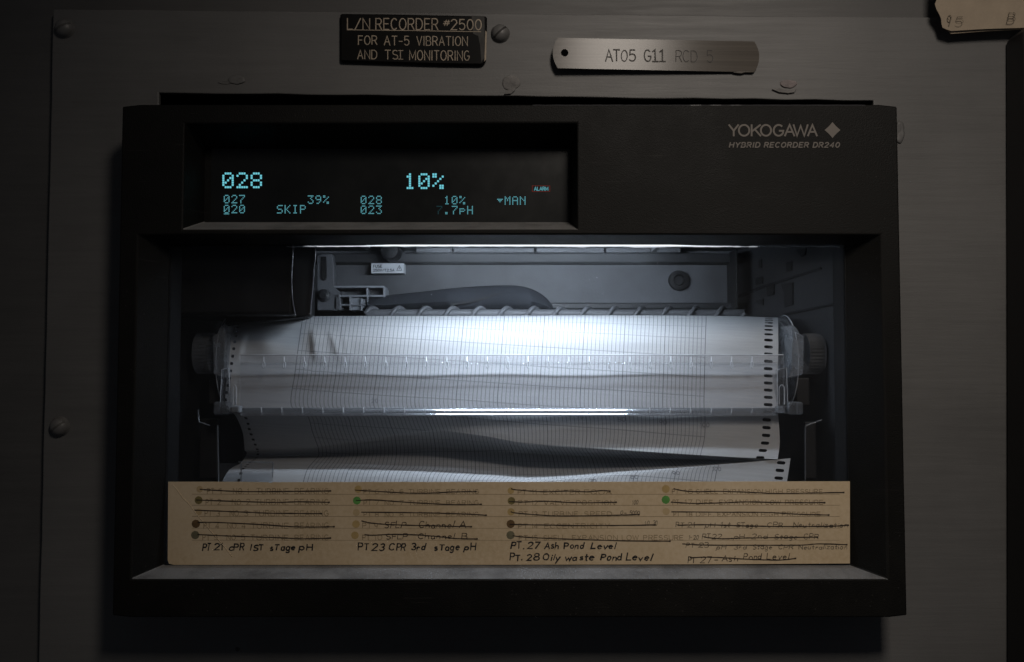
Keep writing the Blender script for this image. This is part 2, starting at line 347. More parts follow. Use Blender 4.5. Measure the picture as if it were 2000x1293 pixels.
# ------------------------------------------------------------------ lettering
def arc(cx, cy, rx, ry, a0, a1, n=10):
    return [(cx + rx * math.cos(math.radians(a0 + (a1 - a0) * i / n)), cy + ry * math.sin(math.radians(a0 + (a1 - a0) * i / n))) for i in range(n + 1)]
G = {
 'A': (.62, [[(0,0),(.31,1),(.62,0)], [(.11,.36),(.51,.36)]]),
 'B': (.56, [[(0,.52),(.32,.52)] + arc(.32,.26,.24,.26,90,-90) + [(0,0),(0,1),(.3,1)] + arc(.3,.76,.21,.24,90,-90)]),
 'C': (.58, [arc(.31,.5,.31,.5,48,312,16)]),
 'D': (.6, [[(0,0),(0,1),(.26,1)] + arc(.26,.5,.34,.5,90,-90,14) + [(0,0)]]),
 'E': (.5, [[(.5,1),(0,1),(0,0),(.5,0)], [(0,.52),(.42,.52)]]),
 'F': (.48, [[(.48,1),(0,1),(0,0)], [(0,.52),(.4,.52)]]),
 'G': (.62, [arc(.31,.5,.31,.5,50,330,16) + [(.6,.46),(.36,.46)]]),
 'H': (.58, [[(0,0),(0,1)], [(.58,0),(.58,1)], [(0,.52),(.58,.52)]]),
 'I': (.1, [[(.05,0),(.05,1)]]),
 'K': (.58, [[(0,0),(0,1)], [(.56,1),(0,.38)], [(.2,.6),(.58,0)]]),
 'L': (.46, [[(0,1),(0,0),(.46,0)]]),
 'M': (.7, [[(0,0),(0,1),(.35,.2),(.7,1),(.7,0)]]),
 'N': (.6, [[(0,0),(0,1),(.6,0),(.6,1)]]),
 'O': (.64, [arc(.32,.5,.32,.5,90,450,22)]),
 'P': (.54, [[(0,0),(0,1),(.3,1)] + arc(.3,.74,.24,.26,90,-90) + [(0,.48)]]),
 'Q': (.64, [arc(.32,.5,.32,.5,90,450,22), [(.4,.25),(.64,-.05)]]),
 'R': (.56, [[(0,0),(0,1),(.3,1)] + arc(.3,.74,.24,.26,90,-90) + [(0,.48)], [(.3,.48),(.56,0)]]),
 'S': (.54, [arc(.27,.75,.25,.25,40,270,10) + arc(.27,.25,.27,.25,90,-145,10)]),
 'T': (.56, [[(0,1),(.56,1)], [(.28,1),(.28,0)]]),
 'U': (.58, [[(0,1),(0,.3)] + arc(.29,.3,.29,.3,180,360,10) + [(.58,1)]]),
 'V': (.6, [[(0,1),(.3,0),(.6,1)]]),
 'W': (.86, [[(0,1),(.21,0),(.43,.92),(.65,0),(.86,1)]]),
 'X': (.56, [[(0,0),(.56,1)], [(0,1),(.56,0)]]),
 'Y': (.6, [[(0,1),(.3,.46),(.6,1)], [(.3,.46),(.3,0)]]),
 'Z': (.56, [[(0,1),(.56,1),(0,0),(.56,0)]]),
 '0': (.54, [arc(.27,.5,.27,.5,90,450,20)]),
 '1': (.2, [[(0,.8),(.14,1),(.14,0)]]),
 '2': (.54, [arc(.27,.73,.26,.27,160,-20,10) + [(0,0),(.54,0)]]),
 '3': (.52, [arc(.25,.76,.24,.24,140,-80,10) + arc(.25,.26,.27,.26,80,-145,12)]),
 '4': (.56, [[(.42,0),(.42,1),(0,.3),(.56,.3)]]),
 '5': (.52, [[(.46,1),(.06,1),(.03,.56)] + arc(.25,.32,.27,.32,125,-145,12)]),
 '6': (.54, [[(.46,.95)] + arc(.3,.55,.3,.42,100,180,5) + arc(.27,.3,.27,.3,170,-190,16)]),
 '7': (.52, [[(0,1),(.52,1),(.18,0)]]),
 '8': (.54, [arc(.27,.76,.23,.24,-90,270,16), arc(.27,.26,.27,.26,90,450,16)]),
 '9': (.54, [arc(.27,.7,.27,.3,-10,350,16) + [(.52,.6),(.36,.0)]]),
 '/': (.5, [[(0,-.02),(.5,1)]]), '-': (.36, [[(0,.42),(.36,.42)]]), '.': (.08, [[(0,.0),(.06,.05)]]), ':': (.08, [[(0,.1),(.04,.16)], [(0,.5),(.04,.56)]]),
 '#': (.5, [[(.1,.1),(.24,.9)], [(.3,.1),(.44,.9)], [(0,.36),(.48,.36)], [(.06,.64),(.52,.64)]]),
 'a': (.46, [arc(.21,.28,.21,.28,40,400,14), [(.42,.56),(.40,.2),(.46,0)]]),
 'c': (.42, [arc(.24,.28,.24,.28,50,310,12)]),
 'd': (.46, [arc(.21,.27,.21,.27,30,390,14), [(.44,1),(.42,0)]]),
 'e': (.46, [[(.02,.3),(.42,.34)] + arc(.23,.28,.21,.28,15,310,14)]),
 'g': (.46, [arc(.21,.28,.21,.28,40,400,14), [(.43,.54),(.40,-.18)] + arc(.22,-.16,.19,.2,-10,-150,8)]),
 'h': (.44, [[(.04,1),(0,0),(.04,.34)] + arc(.23,.34,.19,.2,170,0,8) + [(.43,0)]]),
 'i': (.08, [[(.04,.54),(.03,0)], [(.05,.78),(.07,.82)]]),
 'l': (.1, [[(.1,1),(.02,0)]]),
 'n': (.42, [[(.02,.55),(0,0),(.02,.34)] + arc(.21,.34,.18,.21,170,0,8) + [(.41,0)]]),
 'o': (.46, [arc(.23,.28,.23,.28,90,450,14)]),
 'p': (.46, [[(.06,.56),(-.05,-.32)], arc(.23,.3,.22,.26,170,-180,14)]),
 'r': (.36, [[(.02,.55),(0,0),(.03,.34)] + arc(.2,.36,.16,.18,160,50,6)]),
 's': (.36, [arc(.19,.42,.15,.14,40,260,8) + arc(.17,.14,.18,.15,80,-140,8)]),
 't': (.34, [[(.17,.9),(.14,.08),(.26,0)], [(0,.58),(.34,.6)]]),
 'u': (.44, [[(0,.55),(.02,.2)] + arc(.2,.2,.18,.2,180,340,8) + [(.42,.55),(.44,0)]]),
 'v': (.44, [[(0,.55),(.2,0),(.44,.55)]]),
 'w': (.62, [[(0,.55),(.12,.02),(.3,.4),(.44,.02),(.62,.55)]]),
 'x': (.42, [[(0,0),(.42,.55)], [(0,.55),(.42,0)]]),
 'y': (.46, [[(0,.55),(.2,.05)], [(.46,.58),(.06,-.38)]]),
 'z': (.42, [[(0,.55),(.42,.55),(0,0),(.42,0)]]),
}
_lift = [0]
def stroke(mb, pts, width, Y, taper=False):
    """flat ribbon along a pixel polyline, lying on the plane y = Y (each a hair above the last so none share a plane)"""
    q = [pts[0]]
    for p in pts[1:]:
        if abs(p[0]-q[-1][0]) + abs(p[1]-q[-1][1]) > 0.05: q.append(p)
    if len(q) < 2: q.append((q[0][0] + 0.4, q[0][1]))
    n = len(q); closed = abs(q[0][0]-q[-1][0]) + abs(q[0][1]-q[-1][1]) < 0.06
    L, R = [], []
    _lift[0] = (_lift[0] + 1) % 9; y = Y - 0.000012 * _lift[0]
    for i, p in enumerate(q):
        a = q[i-1] if i else (q[-2] if closed else None); b = q[i+1] if i < n-1 else (q[1] if closed else None)
        d1 = ((p[0]-a[0]), (p[1]-a[1])) if a else None; d2 = ((b[0]-p[0]), (b[1]-p[1])) if b else None
        def nr(d):
            l = math.hypot(*d) or 1; return (d[0]/l, d[1]/l)
        if d1 and d2:
            e1, e2 = nr(d1), nr(d2); t = nr((e1[0]+e2[0], e1[1]+e2[1])); c = max(0.45, t[0]*e1[0] + t[1]*e1[1])
        else:
            t = nr(d1 or d2); c = 1
        hw = width / 2 / c
        if taper: hw *= 0.68 + 0.6 * random.random()
        nx, ny = -t[1] * hw, t[0] * hw
        if i == 0 and not closed: p = (p[0] - t[0]*width*0.3, p[1] - t[1]*width*0.3)
        if i == n-1 and not closed: p = (p[0] + t[0]*width*0.3, p[1] + t[1]*width*0.3)
        L.append(P(p[0]+nx, p[1]+ny, y)); R.append(P(p[0]-nx, p[1]-ny, y))
    mb.sheet([L, R])

def text(mb, s, x0, x1, yt, yb, Y, width, jit=0.0, slant=0.0, drop=0.0, gap=0.22, taper=False, glyphs=None):
    """one word: cap height from yt to yb (pixels), stretched to run from x0 to x1; drop = fall of the baseline to the right"""
    adv = []; x = 0
    for ch in s:
        if ch == ' ': x += .4; adv.append(None); continue
        g = (glyphs or {}).get(ch) or G[ch]
        adv.append((x, g)); x += g[0] + gap
    tot = max(0.05, x - gap); kx = (x1 - x0) / tot; h = yb - yt
    for it in adv:
        if it is None: continue
        gx, (gw, sts) = it
        jx, jy, js = random.uniform(-jit, jit) * h, random.uniform(-jit, jit) * h, 1 + random.uniform(-jit, jit) * 1.9
        sl = slant + random.uniform(-jit, jit) * 1.6; wj = 1 + random.uniform(-jit, jit) * 1.6
        for st in sts:
            pts = []
            for (a, b) in st:
                X = x0 + (gx + a * wj) * kx + jx + sl * b * h
                Yp = yb - b * h * js + jy + drop * (X - x0)
                pts.append((X + random.uniform(-jit, jit) * h * .25, Yp + random.uniform(-jit, jit) * h * .25))
            stroke(mb, pts, width, Y, taper)

# ------------------------------------------------------------------ the wall and the mounting plate
def frame_sheet(mb, outer, inner, Y0, Y1):
    """plate with a rectangular cutout: outer/inner are pixel outlines with equal corner counts; pts per side can be many"""
    n = len(outer); o = [P(x, y, Y0) for x, y in outer]; i = [P(x, y, Y0) for x, y in inner]
    vs = o + i + [(p.x, Y1, p.z) for p in o] + [(p.x, Y1, p.z) for p in i]; fs = []
    for k in range(n):
        j = (k + 1) % n
        fs += [(k, j, n+j, n+k), (2*n+k, 3*n+k, 3*n+j, 2*n+j), (k, 2*n+k, 2*n+j, j), (n+k, n+j, 3*n+j, 3*n+k)]
    mb.add(vs, fs)

def side(a, b, n, jig=0.0):
    return [(a[0] + (b[0]-a[0])*t/n + (random.uniform(-jig, jig) if t else 0), a[1] + (b[1]-a[1])*t/n + (random.uniform(-jig, jig) if t else 0)) for t in range(n)]
def loop(c, n, jig=0.0):
    out = []
    for k in range(4): out += side(c[k], c[(k+1) % 4], n, jig)
    return out

b = MB(); frame_sheet(b, loop([(-260,-260),(2260,-260),(2260,1560),(-260,1560)], 8), loop([(290,165),(1725,180),(1725,1180),(290,1180)], 8), 0.0058, 0.008)
wall = b.build('wall', M['wall']); tag(wall, 'grey painted steel wall behind the mounting plate', 'wall', kind='structure')

b = MB(); q0, q1 = P(270, 140, .0085), P(1745, 1225, .0085); b.box((q0.x, .0085, q1.z), (q1.x, .16, q0.z)); b.f = [f for f in b.f if not all(abs(b.v[i].y - .0085) < 1e-6 for i in f)]; b.build('cabinet_cavity', M['black'], wall)
b = MB(); frame_sheet(b, loop([(104,18),(2150,37),(2150,1400),(73,1400)], 24, 0.7), loop([(310,181),(1706,196),(1706,1176),(310,1176)], 24, 1.1), 0.0, 0.0035)
plate = b.build('mounting_plate', M['plate'], bevel=0.0006)
tag(plate, 'large grey brush painted steel plate that the chart recorder is set into', 'plate')

def patch(cx, cy, rx, ry, mat, h, tilt=0, seed=0, name='paint_patch'):
    rd = random.Random(seed); b = MB(); n = 28; rows = []
    for r, hh in ((0.02, .8), (0.6, .85), (0.86, 1.0), (0.95, .7), (1.0, 0.1), (1.04, -0.4)):
        rows.append([P(cx + rx*r*math.cos(6.2832*k/n + tilt) * (1 + .05*math.sin(3*6.2832*k/n + seed) + .03*math.sin(7*6.2832*k/n)), cy + ry*r*math.sin(6.2832*k/n + tilt) * (1 + .05*math.sin(2*6.2832*k/n + 2*seed) + .04*math.sin(6*6.2832*k/n)),
                       -h*hh*(1 + .12*math.sin(2*6.2832*k/n + seed))) for k in range(n)] )
        rows[-1].append(rows[-1][0])
    b.sheet(rows); return b.build(name, mat, plate, smooth=50)
patch(462, 156, 17, 9, M['plate'], 0.0007, .2, 1); patch(440, 161, 14, 3.5, M['plate'], 0.0004, .1, 4)
patch(998, 162, 18, 15, M['chip'], 0.0006, .1, 2)
b = MB(); b.prism([(984,184),(990,176),(1000,173),(1008,168),(1006,176),(998,183)], -0.0012, -0.0002); b.build('paint_flake', M['chip'], plate, bevel=0.0002)
patch(1540, 164, 17, 8, M['chip_pink'], 0.0008, .0, 3)
b = MB(); b.prism([(1508,174),(1522,172),(1534,176),(1548,175),(1557,172),(1552,180),(1540,182),(1522,180)], -0.0014, -0.0002); b.build('paint_flake', M['chip'], plate, bevel=0.0002)
patch(1757, 258, 10, 22, M['plate'], 0.0010, .0, 5)

# slotted round head screws
def screw(px, py, r, ang, label, slot='screw_slot'):
    c = P(px, py, 0.0); root = empty('screw', c); tag(root, label, 'screw', 'slotted round head screws in the mounting plate')
    R = r * PX(px, py, 0); hgt = R * 0.75
    b = MB(); prof = [(R * 1.12, 0.0003), (R * 1.08, -0.0004), (R, -0.0009)] + [(R * math.cos(a), -0.0009 - hgt * math.sin(a)) for a in [math.radians(t) for t in (15, 30, 45, 58, 70, 80, 87)]]
    b.lathe(c, (0, 1, 0), prof, 36); b.build('head', M['screw'], root, smooth=35)
    # slot: a dark sunken bar across the dome, following it
    b = MB(); ca, sa = math.cos(ang), math.sin(ang); w2 = R * .11; rows = []
    for t in [i / 10 * 2 - 1 for i in range(11)]:
        d = t * R * .93; hh = -0.0009 - hgt * math.sqrt(max(0, 1 - (d / R) ** 2)) - 0.00012
        rows.append([c + Vector((d*ca - s*w2*sa, hh + (abs(s) * 0.0), d*sa + s*w2*ca)) for s in (-1, 1)])
    b.sheet(rows); b.build('slot', M[slot], root)
screw(127, 56, 18, math.radians(28), 'painted round head screw at the top left corner of the plate', 'slot_painted')
screw(977, 66, 17, math.radians(42), 'round head screw with a deep dark slot beside the black nameplate')
screw(117, 833, 18, math.radians(38), 'painted round head screw at the left edge of the plate, level with the chart paper', 'slot_painted')

# ------------------------------------------------------------------ tags and notes on the plate
root = empty('nameplate', P(808, 125, 0)); tag(root, 'black engraved nameplate with three lines of tan lettering above the recorder', 'nameplate')
b = MB(); b.prism([(664,26),(760,27),(860,29),(951,31),(951,60),(950,92),(949,118),(944,126),(936,127),(860,126),(760,123),(664,120)], -0.0032, -0.0001)
b.build('body', M['nameplate'], root, bevel=0.0009, seg=1)
YN = -0.00325
b = MB()
text(b, 'L/N', 678.5, 722, 36, 57, YN, 2.0, drop=.004); text(b, 'RECORDER', 734, 855, 36, 57.5, YN, 2.0, drop=.004); text(b, '#', 866, 878, 38, 51, YN, 1.8); text(b, '2500', 881, 940, 38, 58, YN, 2.0, drop=.004)
stroke(b, [(678,58.2),(800,59.6),(939,62)], 1.3, YN)
text(b, 'FOR', 700, 736, 70, 87, YN, 1.7); text(b, 'AT-5', 750.5, 799, 70.5, 88, YN, 1.7, drop=.005); text(b, 'VIBRATION', 814, 913, 71, 88.5, YN, 1.7, drop=.006)
text(b, 'AND', 698.5, 736, 98, 115, YN, 1.7); text(b, 'TSI', 752, 783, 98, 115.5, YN, 1.7, drop=.005); stroke(b, [(778,98.6),(787,98.8)], 1.5, YN); stroke(b, [(778,115.4),(787,115.6)], 1.5, YN)
text(b, 'MONITORING', 800, 917, 98.5, 117, YN, 1.7, drop=.008)
b.build('engraved_lettering', M['engrave'], root)
b = MB(); b.prism([(921,30.5),(946,31.5),(946.5,60),(946,112),(940,121),(938,90),(934,70),(924,66),(923,52)], YN + 0.00002, -0.0030); b.build('tape_residue', M['residue'], root)
b = MB(); b.prism([(948,60),(950.8,62),(949.5,116),(946,120),(947,90)], -0.00336, -0.0030); b.build('chipped_edge', M['engrave'], root)

root = empty('metal_tag', P(1280, 140, 0)); tag(root, 'long brushed metal tag with rounded ends, one hole and stamped characters', 'tag')
def tag_outline():
    pts = []
    for i in range(9):
        t = i / 8; pts.append((1089 - 10 * math.sin(math.pi * t) ** .8, 138 - 59 * t))
    for i in range(9):
        t = i / 8; pts.append((1473 + 10 * math.sin(math.pi * t) ** .8, 81 + 60 * t))
    return pts
ol = tag_outline(); bm = bmesh.new(); YT = -0.0016
# face with a real hole: outer outline plus circle, bridged
def at3(p, Y): q = P(p[0], p[1], YT); return Vector((q.x, Y - .0046 * (1480 - p[0]) / 400, q.z))
hc = (1102, 108); hn = 24; hr = 7.2
b = MB()
hole = [(hc[0] + hr*math.cos(6.28318*k/hn), hc[1] + hr*math.sin(6.28318*k/hn)) for k in range(hn)]
sq = [(hc[0] + 14*max(-1,min(1,1.42*math.cos(6.28318*k/hn))), hc[1] + 14*max(-1,min(1,1.42*math.sin(6.28318*k/hn)))) for k in range(hn)]
for (Yf, flip) in ((YT, False), (YT + 0.0008, True)):
    vs = [at3(p, Yf) for p in hole + sq]; b.add(vs, [(k, (k+1) % hn, hn + (k+1) % hn, hn + k) for k in range(hn)])
    # the rest: strips around the square
    L = ol[:9]; Rr = ol[9:]
    b.add([at3(p, Yf) for p in L + [(1088,94),(1088,122)]], [tuple(range(11))])
    b.add([at3(p, Yf) for p in [(1089,79),(1116,79.2),(1116,94),(1088,94)]], [(0,1,2,3)])
    b.add([at3(p, Yf) for p in [(1089,138),(1088,122),(1116,122),(1116,138.2)]], [(0,1,2,3)])
    b.add([at3(p, Yf) for p in [(1116,79.2)] + Rr + [(1116,138.2),(1116,122),(1116,94)]], [tuple(range(13))])
n = len(ol); b.add([at3(p, YT) for p in ol] + [at3(p, YT + .0008) for p in ol], [(i, (i+1) % n, n + (i+1) % n, n + i) for i in range(n)])
b.add([at3(p, YT) for p in hole] + [at3(p, YT + .0008) for p in hole], [(i, (i+1) % hn, hn + (i+1) % hn, hn + i) for i in range(hn)])
bm.free(); b.build('body', M['tag'], root)
b = MB(); Yk = YT - 0.00002
one = {'1': (.44, [[(.02,.84),(.22,1),(.22,0)], [(0,0),(.44,0)]])}
for ch, x0, x1, wd in (('A',1182.5,1196,2.4),('T',1198,1210.5,2.6),('0',1213.7,1225,2.0),('5',1228.5,1241,2.4),('G',1258.5,1271.5,2.4),('1',1275,1286,2.8),('1',1288.5,1300,2.8),('R',1319.5,1331,1.5),('C',1334,1346,1.5),('D',1350,1362,1.5),('5',1380.5,1392,1.5)):
    dy = (x0 - 1182) * .012; text(b, ch, x0, x1, 97 + dy, 119 + dy, Yk - .0046 * (1480 - x0 + 3) / 400 - .00004, wd, jit=.02, glyphs=one)
b.build('stamped_characters', M['steel_dark'], root)
b = MB(); b.prism([(1432,141.5),(1448,143.5),(1456,141),(1472,141.5),(1462,138.5),(1445,139)], -0.0022, -0.0010); b.build('bent_burr', M['tag'], root, bevel=0.0002)

root = empty('torn_note', P(1920, 60, -0.008)); tag(root, 'torn manila paper note with pencil marks hanging at the top right corner', 'note')
def note_sheet(pts, Yb, name, thick):
    b = MB(); q = []
    for x, y in pts:
        Y = Yb - 0.010 * max(0, min(1, (70 - y) / 130)); q.append(P(x, y, Y))
    n = len(q); b.add(q + [v + Vector((0, thick, 0)) for v in q], [tuple(range(n)), tuple(range(n, 2*n))[::-1]] + [(i, (i+1) % n, n + (i+1) % n, n + i) for i in range(n)])
    return b.build(name, M['note'], root)
note_sheet([(1834,-70),(1830,-20),(1829,0),(1826,8),(1829,18),(1834,27),(1838,36),(1839,47),(1841,54),(1850,58),(1858,60.5),(1890,58.5),(1925,56.5),(1990,54.5),(2060,52),(2060,-70)], -0.0085, 'front_sheet', 0.0003)
note_sheet([(1838,-70),(1836,30),(1850,56),(1857,66),(1890,63.5),(1925,61),(1990,58),(2060,56),(2060,-70)], -0.0072, 'back_sheet', 0.0004)
def note_text(s, x0, x1, yt, yb, wd):
    b = MB(); text(b, s, x0, x1, yt, yb, -0.0085 - 0.010 * ((70 - (yt+yb)/2) / 130) - 0.0012, wd, jit=.05, slant=.15); b.build('pencil_mark', M['pencil_dark'], root)
note_text('9', 1851, 1858, 31, 46, 1.4); note_text('5', 1866, 1881, 33, 46, 1.0); note_text('B', 1969, 1982, 24, 42, 1.3)

b = MB(); b.prism([(2001,60),(2006,50),(2020,44),(2080,44),(2080,1420),(2004,1420),(2003,700)], -0.022, -0.0005)
st = b.build('trim_strip', M['strip'], bevel=0.003, seg=3); tag(st, 'black upright strip along the right edge of the plate', 'strip')

# ------------------------------------------------------------------ the chart recorder
rec = empty('chart_recorder', P(1000, 1203, 0.0))
tag(rec, 'black hybrid chart recorder with a cyan display and a lit window onto folded chart paper', 'chart recorder')

# front bezel: an outer shell with two sloped wells
def zx(px, py, Y): q = P(px, py, Y); return (q.x, q.z)
F = FRONT
YD, YW = -0.011, -0.019       # bottoms of the display well and the window well
xL = zx(229, 705, F)[0]; xR = zx(1762, 705, F)[0]; zT = zx(1000, 204, F)[1]; zB = zx(1000, 1206, F)[1]
dxl, dzt = zx(360, 240, F); dxr, dzb = zx(1128, 448, F)
wxl = zx(262, 800, F)[0]; wxr = zx(1728, 800, F)[0]; wzt = zx(1000, 458, F)[1]; wzb = zx(1000, 1131, F)[1]
ixl, izt = zx(401, 290, YD); ixr, izb = zx(1113, 434, YD)
jxl, jzt = zx(330, 478, YW); jxr, jzb = zx(1661, 1104, YW)
b = MB()
xs = [xL, wxl, dxl, dxr, wxr, xR]; zs = [zB, wzb, wzt, dzb, dzt, zT]
idx = {}
for i, x in enumerate(xs):
    for j, z in enumerate(zs):
        bow = 0.0011 if (j in (0, 5) and i in (0, 5)) else 0.0   # corners drop back a little
        zz = z + (bow if j == 0 else -bow if j == 5 else 0)
        idx[i, j] = len(b.v); b.v.append(Vector((x, F, zz)))
for i in range(5):
    for j in range(5):
        inwin = (1 <= i <= 3) and j == 1
        indis = i == 2 and j == 3
        if inwin or indis: continue
        b.f.append((idx[i,j], idx[i+1,j], idx[i+1,j+1], idx[i,j+1]))
def ring(front, back):
    o = len(b.v); n = len(front)
    if back is not None:
        b.v += [Vector(v) for v in back]
        for k in range(n): b.f.append((front[k], front[(k+1) % n], o + (k+1) % n, o + k))
# outer sides back to the plate
of = [idx[i,0] for i in range(6)] + [idx[5,j] for j in range(1,6)] + [idx[i,5] for i in range(4,-1,-1)] + [idx[0,j] for j in range(4,0,-1)]
ring(of, [(b.v[k].x * 0.996, -0.0008, b.v[k].z) for k in of])
df = [idx[2,3], idx[3,3], idx[3,4], idx[2,4]]; ring(df, [(ixl,YD,izb),(ixr,YD,izb),(ixr,YD,izt),(ixl,YD,izt)])
wf = [idx[1,1], idx[2,1], idx[3,1], idx[4,1], idx[4,2], idx[3,2], idx[2,2], idx[1,2]]
tx = lambda x: jxl + (x - wxl) / (wxr - wxl) * (jxr - jxl)
ring(wf, [(jxl,YW,jzb),(tx(dxl),YW,jzb),(tx(dxr),YW,jzb),(jxr,YW,jzb),(jxr,YW,jzt),(tx(dxr),YW,jzt),(tx(dxl),YW,jzt),(jxl,YW,jzt)])
bez = b.build('front_bezel', M['bezel'], rec, bevel=0.0009, seg=3, smooth=40)
b = MB(); b.tube([P(1040 + 13*i, 204.6, F + .0004) + Vector((0, 0, -.0004 + .00004*math.sin(i*2.1))) for i in range(51)], .00032, 6); b.build('bezel_edge_glint', M['rim'], bez, smooth=60)  # thin grey strip stands in for the highlight along the top edge
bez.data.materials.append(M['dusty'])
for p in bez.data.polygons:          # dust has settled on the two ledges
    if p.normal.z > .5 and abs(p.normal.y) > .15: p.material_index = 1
# inner lip of the window well, leading back to the case
b = MB()
ly = [(jxl,YW,jzb),(jxr,YW,jzb),(jxr,YW,jzt),(jxl,YW,jzt)]; lb = [(x + (-.001 if x < 0 else .001), 0.004, z) for x, _, z in ly]
b.add(ly + lb, [(k, (k+1) % 4, 4 + (k+1) % 4, 4 + k) for k in (0, 1, 3)])
b.build('window_lip', M['black'], bez, solid=0.0008)

# display
b = MB(); b.box((ixl - .004, YD + .0003, izb - .0035), (ixr + .004, YD + .0035, izt + .004))
disp = b.build('display_screen', M['glass'], rec)
b = MB(); b.pbox(386, 286, 410, 438, YD - 0.0002, YD + 0.0002); b.build('display_edge', M['bezel'], disp)
F57 = {
 '0': ["01110","10001","10011","10101","11001","10001","01110"], '1': ["00100","01100","00100","00100","00100","00100","01110"],
 '2': ["01110","10001","00001","00010","00100","01000","11111"], '3': ["11111","00010","00100","00010","00001","10001","01110"],
 '7': ["11111","00001","00010","00100","01000","01000","01000"], '8': ["01110","10001","10001","01110","10001","10001","01110"],
 '9': ["01110","10001","10001","01111","00001","00010","01100"], '%': ["11000","11001","00010","00100","01000","10011","00011"],
 'S': ["01111","10000","10000","01110","00001","00001","11110"], 'K': ["10001","10010","10100","11000","10100","10010","10001"],
 'I': ["01110","00100","00100","00100","00100","00100","01110"], 'P': ["11110","10001","10001","11110","10000","10000","10000"],
 '.': ["00000","00000","00000","00000","00000","01100","01100"], 'p': ["00000","00000","11110","10001","11110","10000","10000"],
 'H': ["10001","10001","10001","11111","10001","10001","10001"], 'M': ["10001","11011","10101","10101","10001","10001","10001"],
 'A': ["01110","10001","10001","11111","10001","10001","10001"], 'N': ["10001","11001","10101","10011","10001","10001","10001"],
 'v': ["00000","00000","11111","01110","00100","00000","00000"], }
YV = YD + 0.0001
def dots(s, x0, y0, dp, dq, size, adv, mat, under=False, skew=0.0):
    b = MB()
    for c, ch in enumerate(s):
        if ch == ' ': continue
        for r, row in enumerate(F57[ch]):
            for k, on in enumerate(row):
                if on == '1':
                    x = x0 + c*adv + k*dp; y = y0 + r*dq + skew*c
                    b.add([P(x,y,YV), P(x+size,y,YV), P(x+size,y+size*1.02,YV), P(x,y+size*1.02,YV)], [(0,3,2,1)])
    if under: b.add([P(x0,417.2,YV), P(x0+10.4,417.2,YV), P(x0+10.4,418.4,YV), P(x0,418.4,YV)], [(0,3,2,1)])
    return b.build('readout', mat, disp, recalc=False)
dots('028', 434.4, 337, 4.55, 4.45, 3.7, 27.6, M['vfd'])
dots('10%', 789.8, 338.6, 4.55, 4.45, 3.7, 27.4, M['vfd'])
SM = dict(dp=2.3, dq=2.4, size=1.75, adv=15.0)
dots('027', 437.2, 380.8, mat=M['vfd_dim'], **SM); dots('020', 437.2, 400.2, mat=M['vfd_dim'], under=True, **SM)
dots('39%', 601.2, 381.8, mat=M['vfd_dim'], **SM); dots('SKIP', 541, 400.6, mat=M['vfd_dim'], **SM)
dots('028', 704.6, 382.4, mat=M['vfd_dim'], **SM); dots('023', 704.6, 401.6, mat=M['vfd_dim'], **SM)
dots('10%', 867.4, 382.8, mat=M['vfd_dim'], **SM); dots('.7pH', 867.5, 402.2, mat=M['vfd_dim'], **SM); dots('7', 852.7, 402.2, mat=M['vfd_off'], **SM)
dots('vMAN', 971.0, 383.6, mat=M['vfd_dim'], dp=2.3, dq=2.4, size=1.75, adv=14.8)
b = MB(); text(b, 'ALARM', 1043.6, 1070.4, 365.2, 372, YV, 1.15); b.build('alarm_legend', M['vfd_dim'], disp)
b = MB(); 
for st_ in ([(1039.6,363),(1073.8,363)], [(1073.8,363),(1073.8,374)], [(1073.8,374),(1039.6,374)], [(1039.6,374),(1039.6,363)]): stroke(b, st_, 1.0, YV)
b.build('alarm_frame', M['red'], disp)

# lettering on the bezel
YL = F - 0.00025
b = MB()
for ch, x0, x1 in (('Y',1424,1442),('O',1443,1463.5),('K',1468,1485.5),('O',1486,1506),('G',1511,1530.5),('A',1533,1551.5),('W',1550,1577.5),('A',1578,1595.5)):
    text(b, ch, x0, x1, 244, 265.2, YL, 3.5)
text(b, 'HYBRID', 1424.5, 1483, 278.4, 287.6, YL, 2.2, slant=.22, gap=.3); text(b, 'RECORDER', 1492.5, 1578, 278.4, 287.6, YL, 2.2, slant=.22, gap=.3); text(b, 'DR240', 1588, 1638.5, 278.4, 287.6, YL, 2.2, slant=.22, gap=.3)
let = b.build('brand_lettering', M['logo'], rec)
b = MB(); pts = []
cx, cy, rr = 1626, 254, 15.6
for k in range(4):
    a0 = k * math.pi / 2; p0 = (cx + rr*math.cos(a0), cy + rr*math.sin(a0)); p1 = (cx + rr*math.cos(a0 + math.pi/2), cy + rr*math.sin(a0 + math.pi/2))
    for t in (0, .25, .5, .75):
        x = p0[0] + (p1[0]-p0[0])*t; y = p0[1] + (p1[1]-p0[1])*t; s_ = 1 - .07*math.sin(math.pi*t); pts.append((cx + (x-cx)*s_, cy + (y-cy)*s_))
b.prism(pts, YL, F + 0.0002); b.build('diamond_emblem', M['logo'], let)

# case inside the window
YB = 0.135
b = MB()
lt = P(322, 470, 0.0); rb_ = P(1668, 1115, 0.0)
bl = P(480, 440, YB); br = P(1440, 960, YB)
zt, zb = lt.z + .012, rb_.z - .01
ring_f = [(lt.x, .003, zb), (rb_.x, .003, zb), (rb_.x, .003, zt), (lt.x, .003, zt)]
ring_b = [(bl.x, YB, zb), (br.x, YB, zb), (br.x, YB, zt), (bl.x, YB, zt)]
b.add(ring_f + ring_b, [(0,1,5,4),(1,2,6,5),(2,3,7,6),(3,0,4,7)])
case = b.build('inner_case', M['inner_dark'], rec, solid=0.0015)
b = MB(); b.box((bl.x - .001, YB - .0012, zb), (br.x + .001, YB + .001, zt)); b.build('back_panel', M['inner'], case)
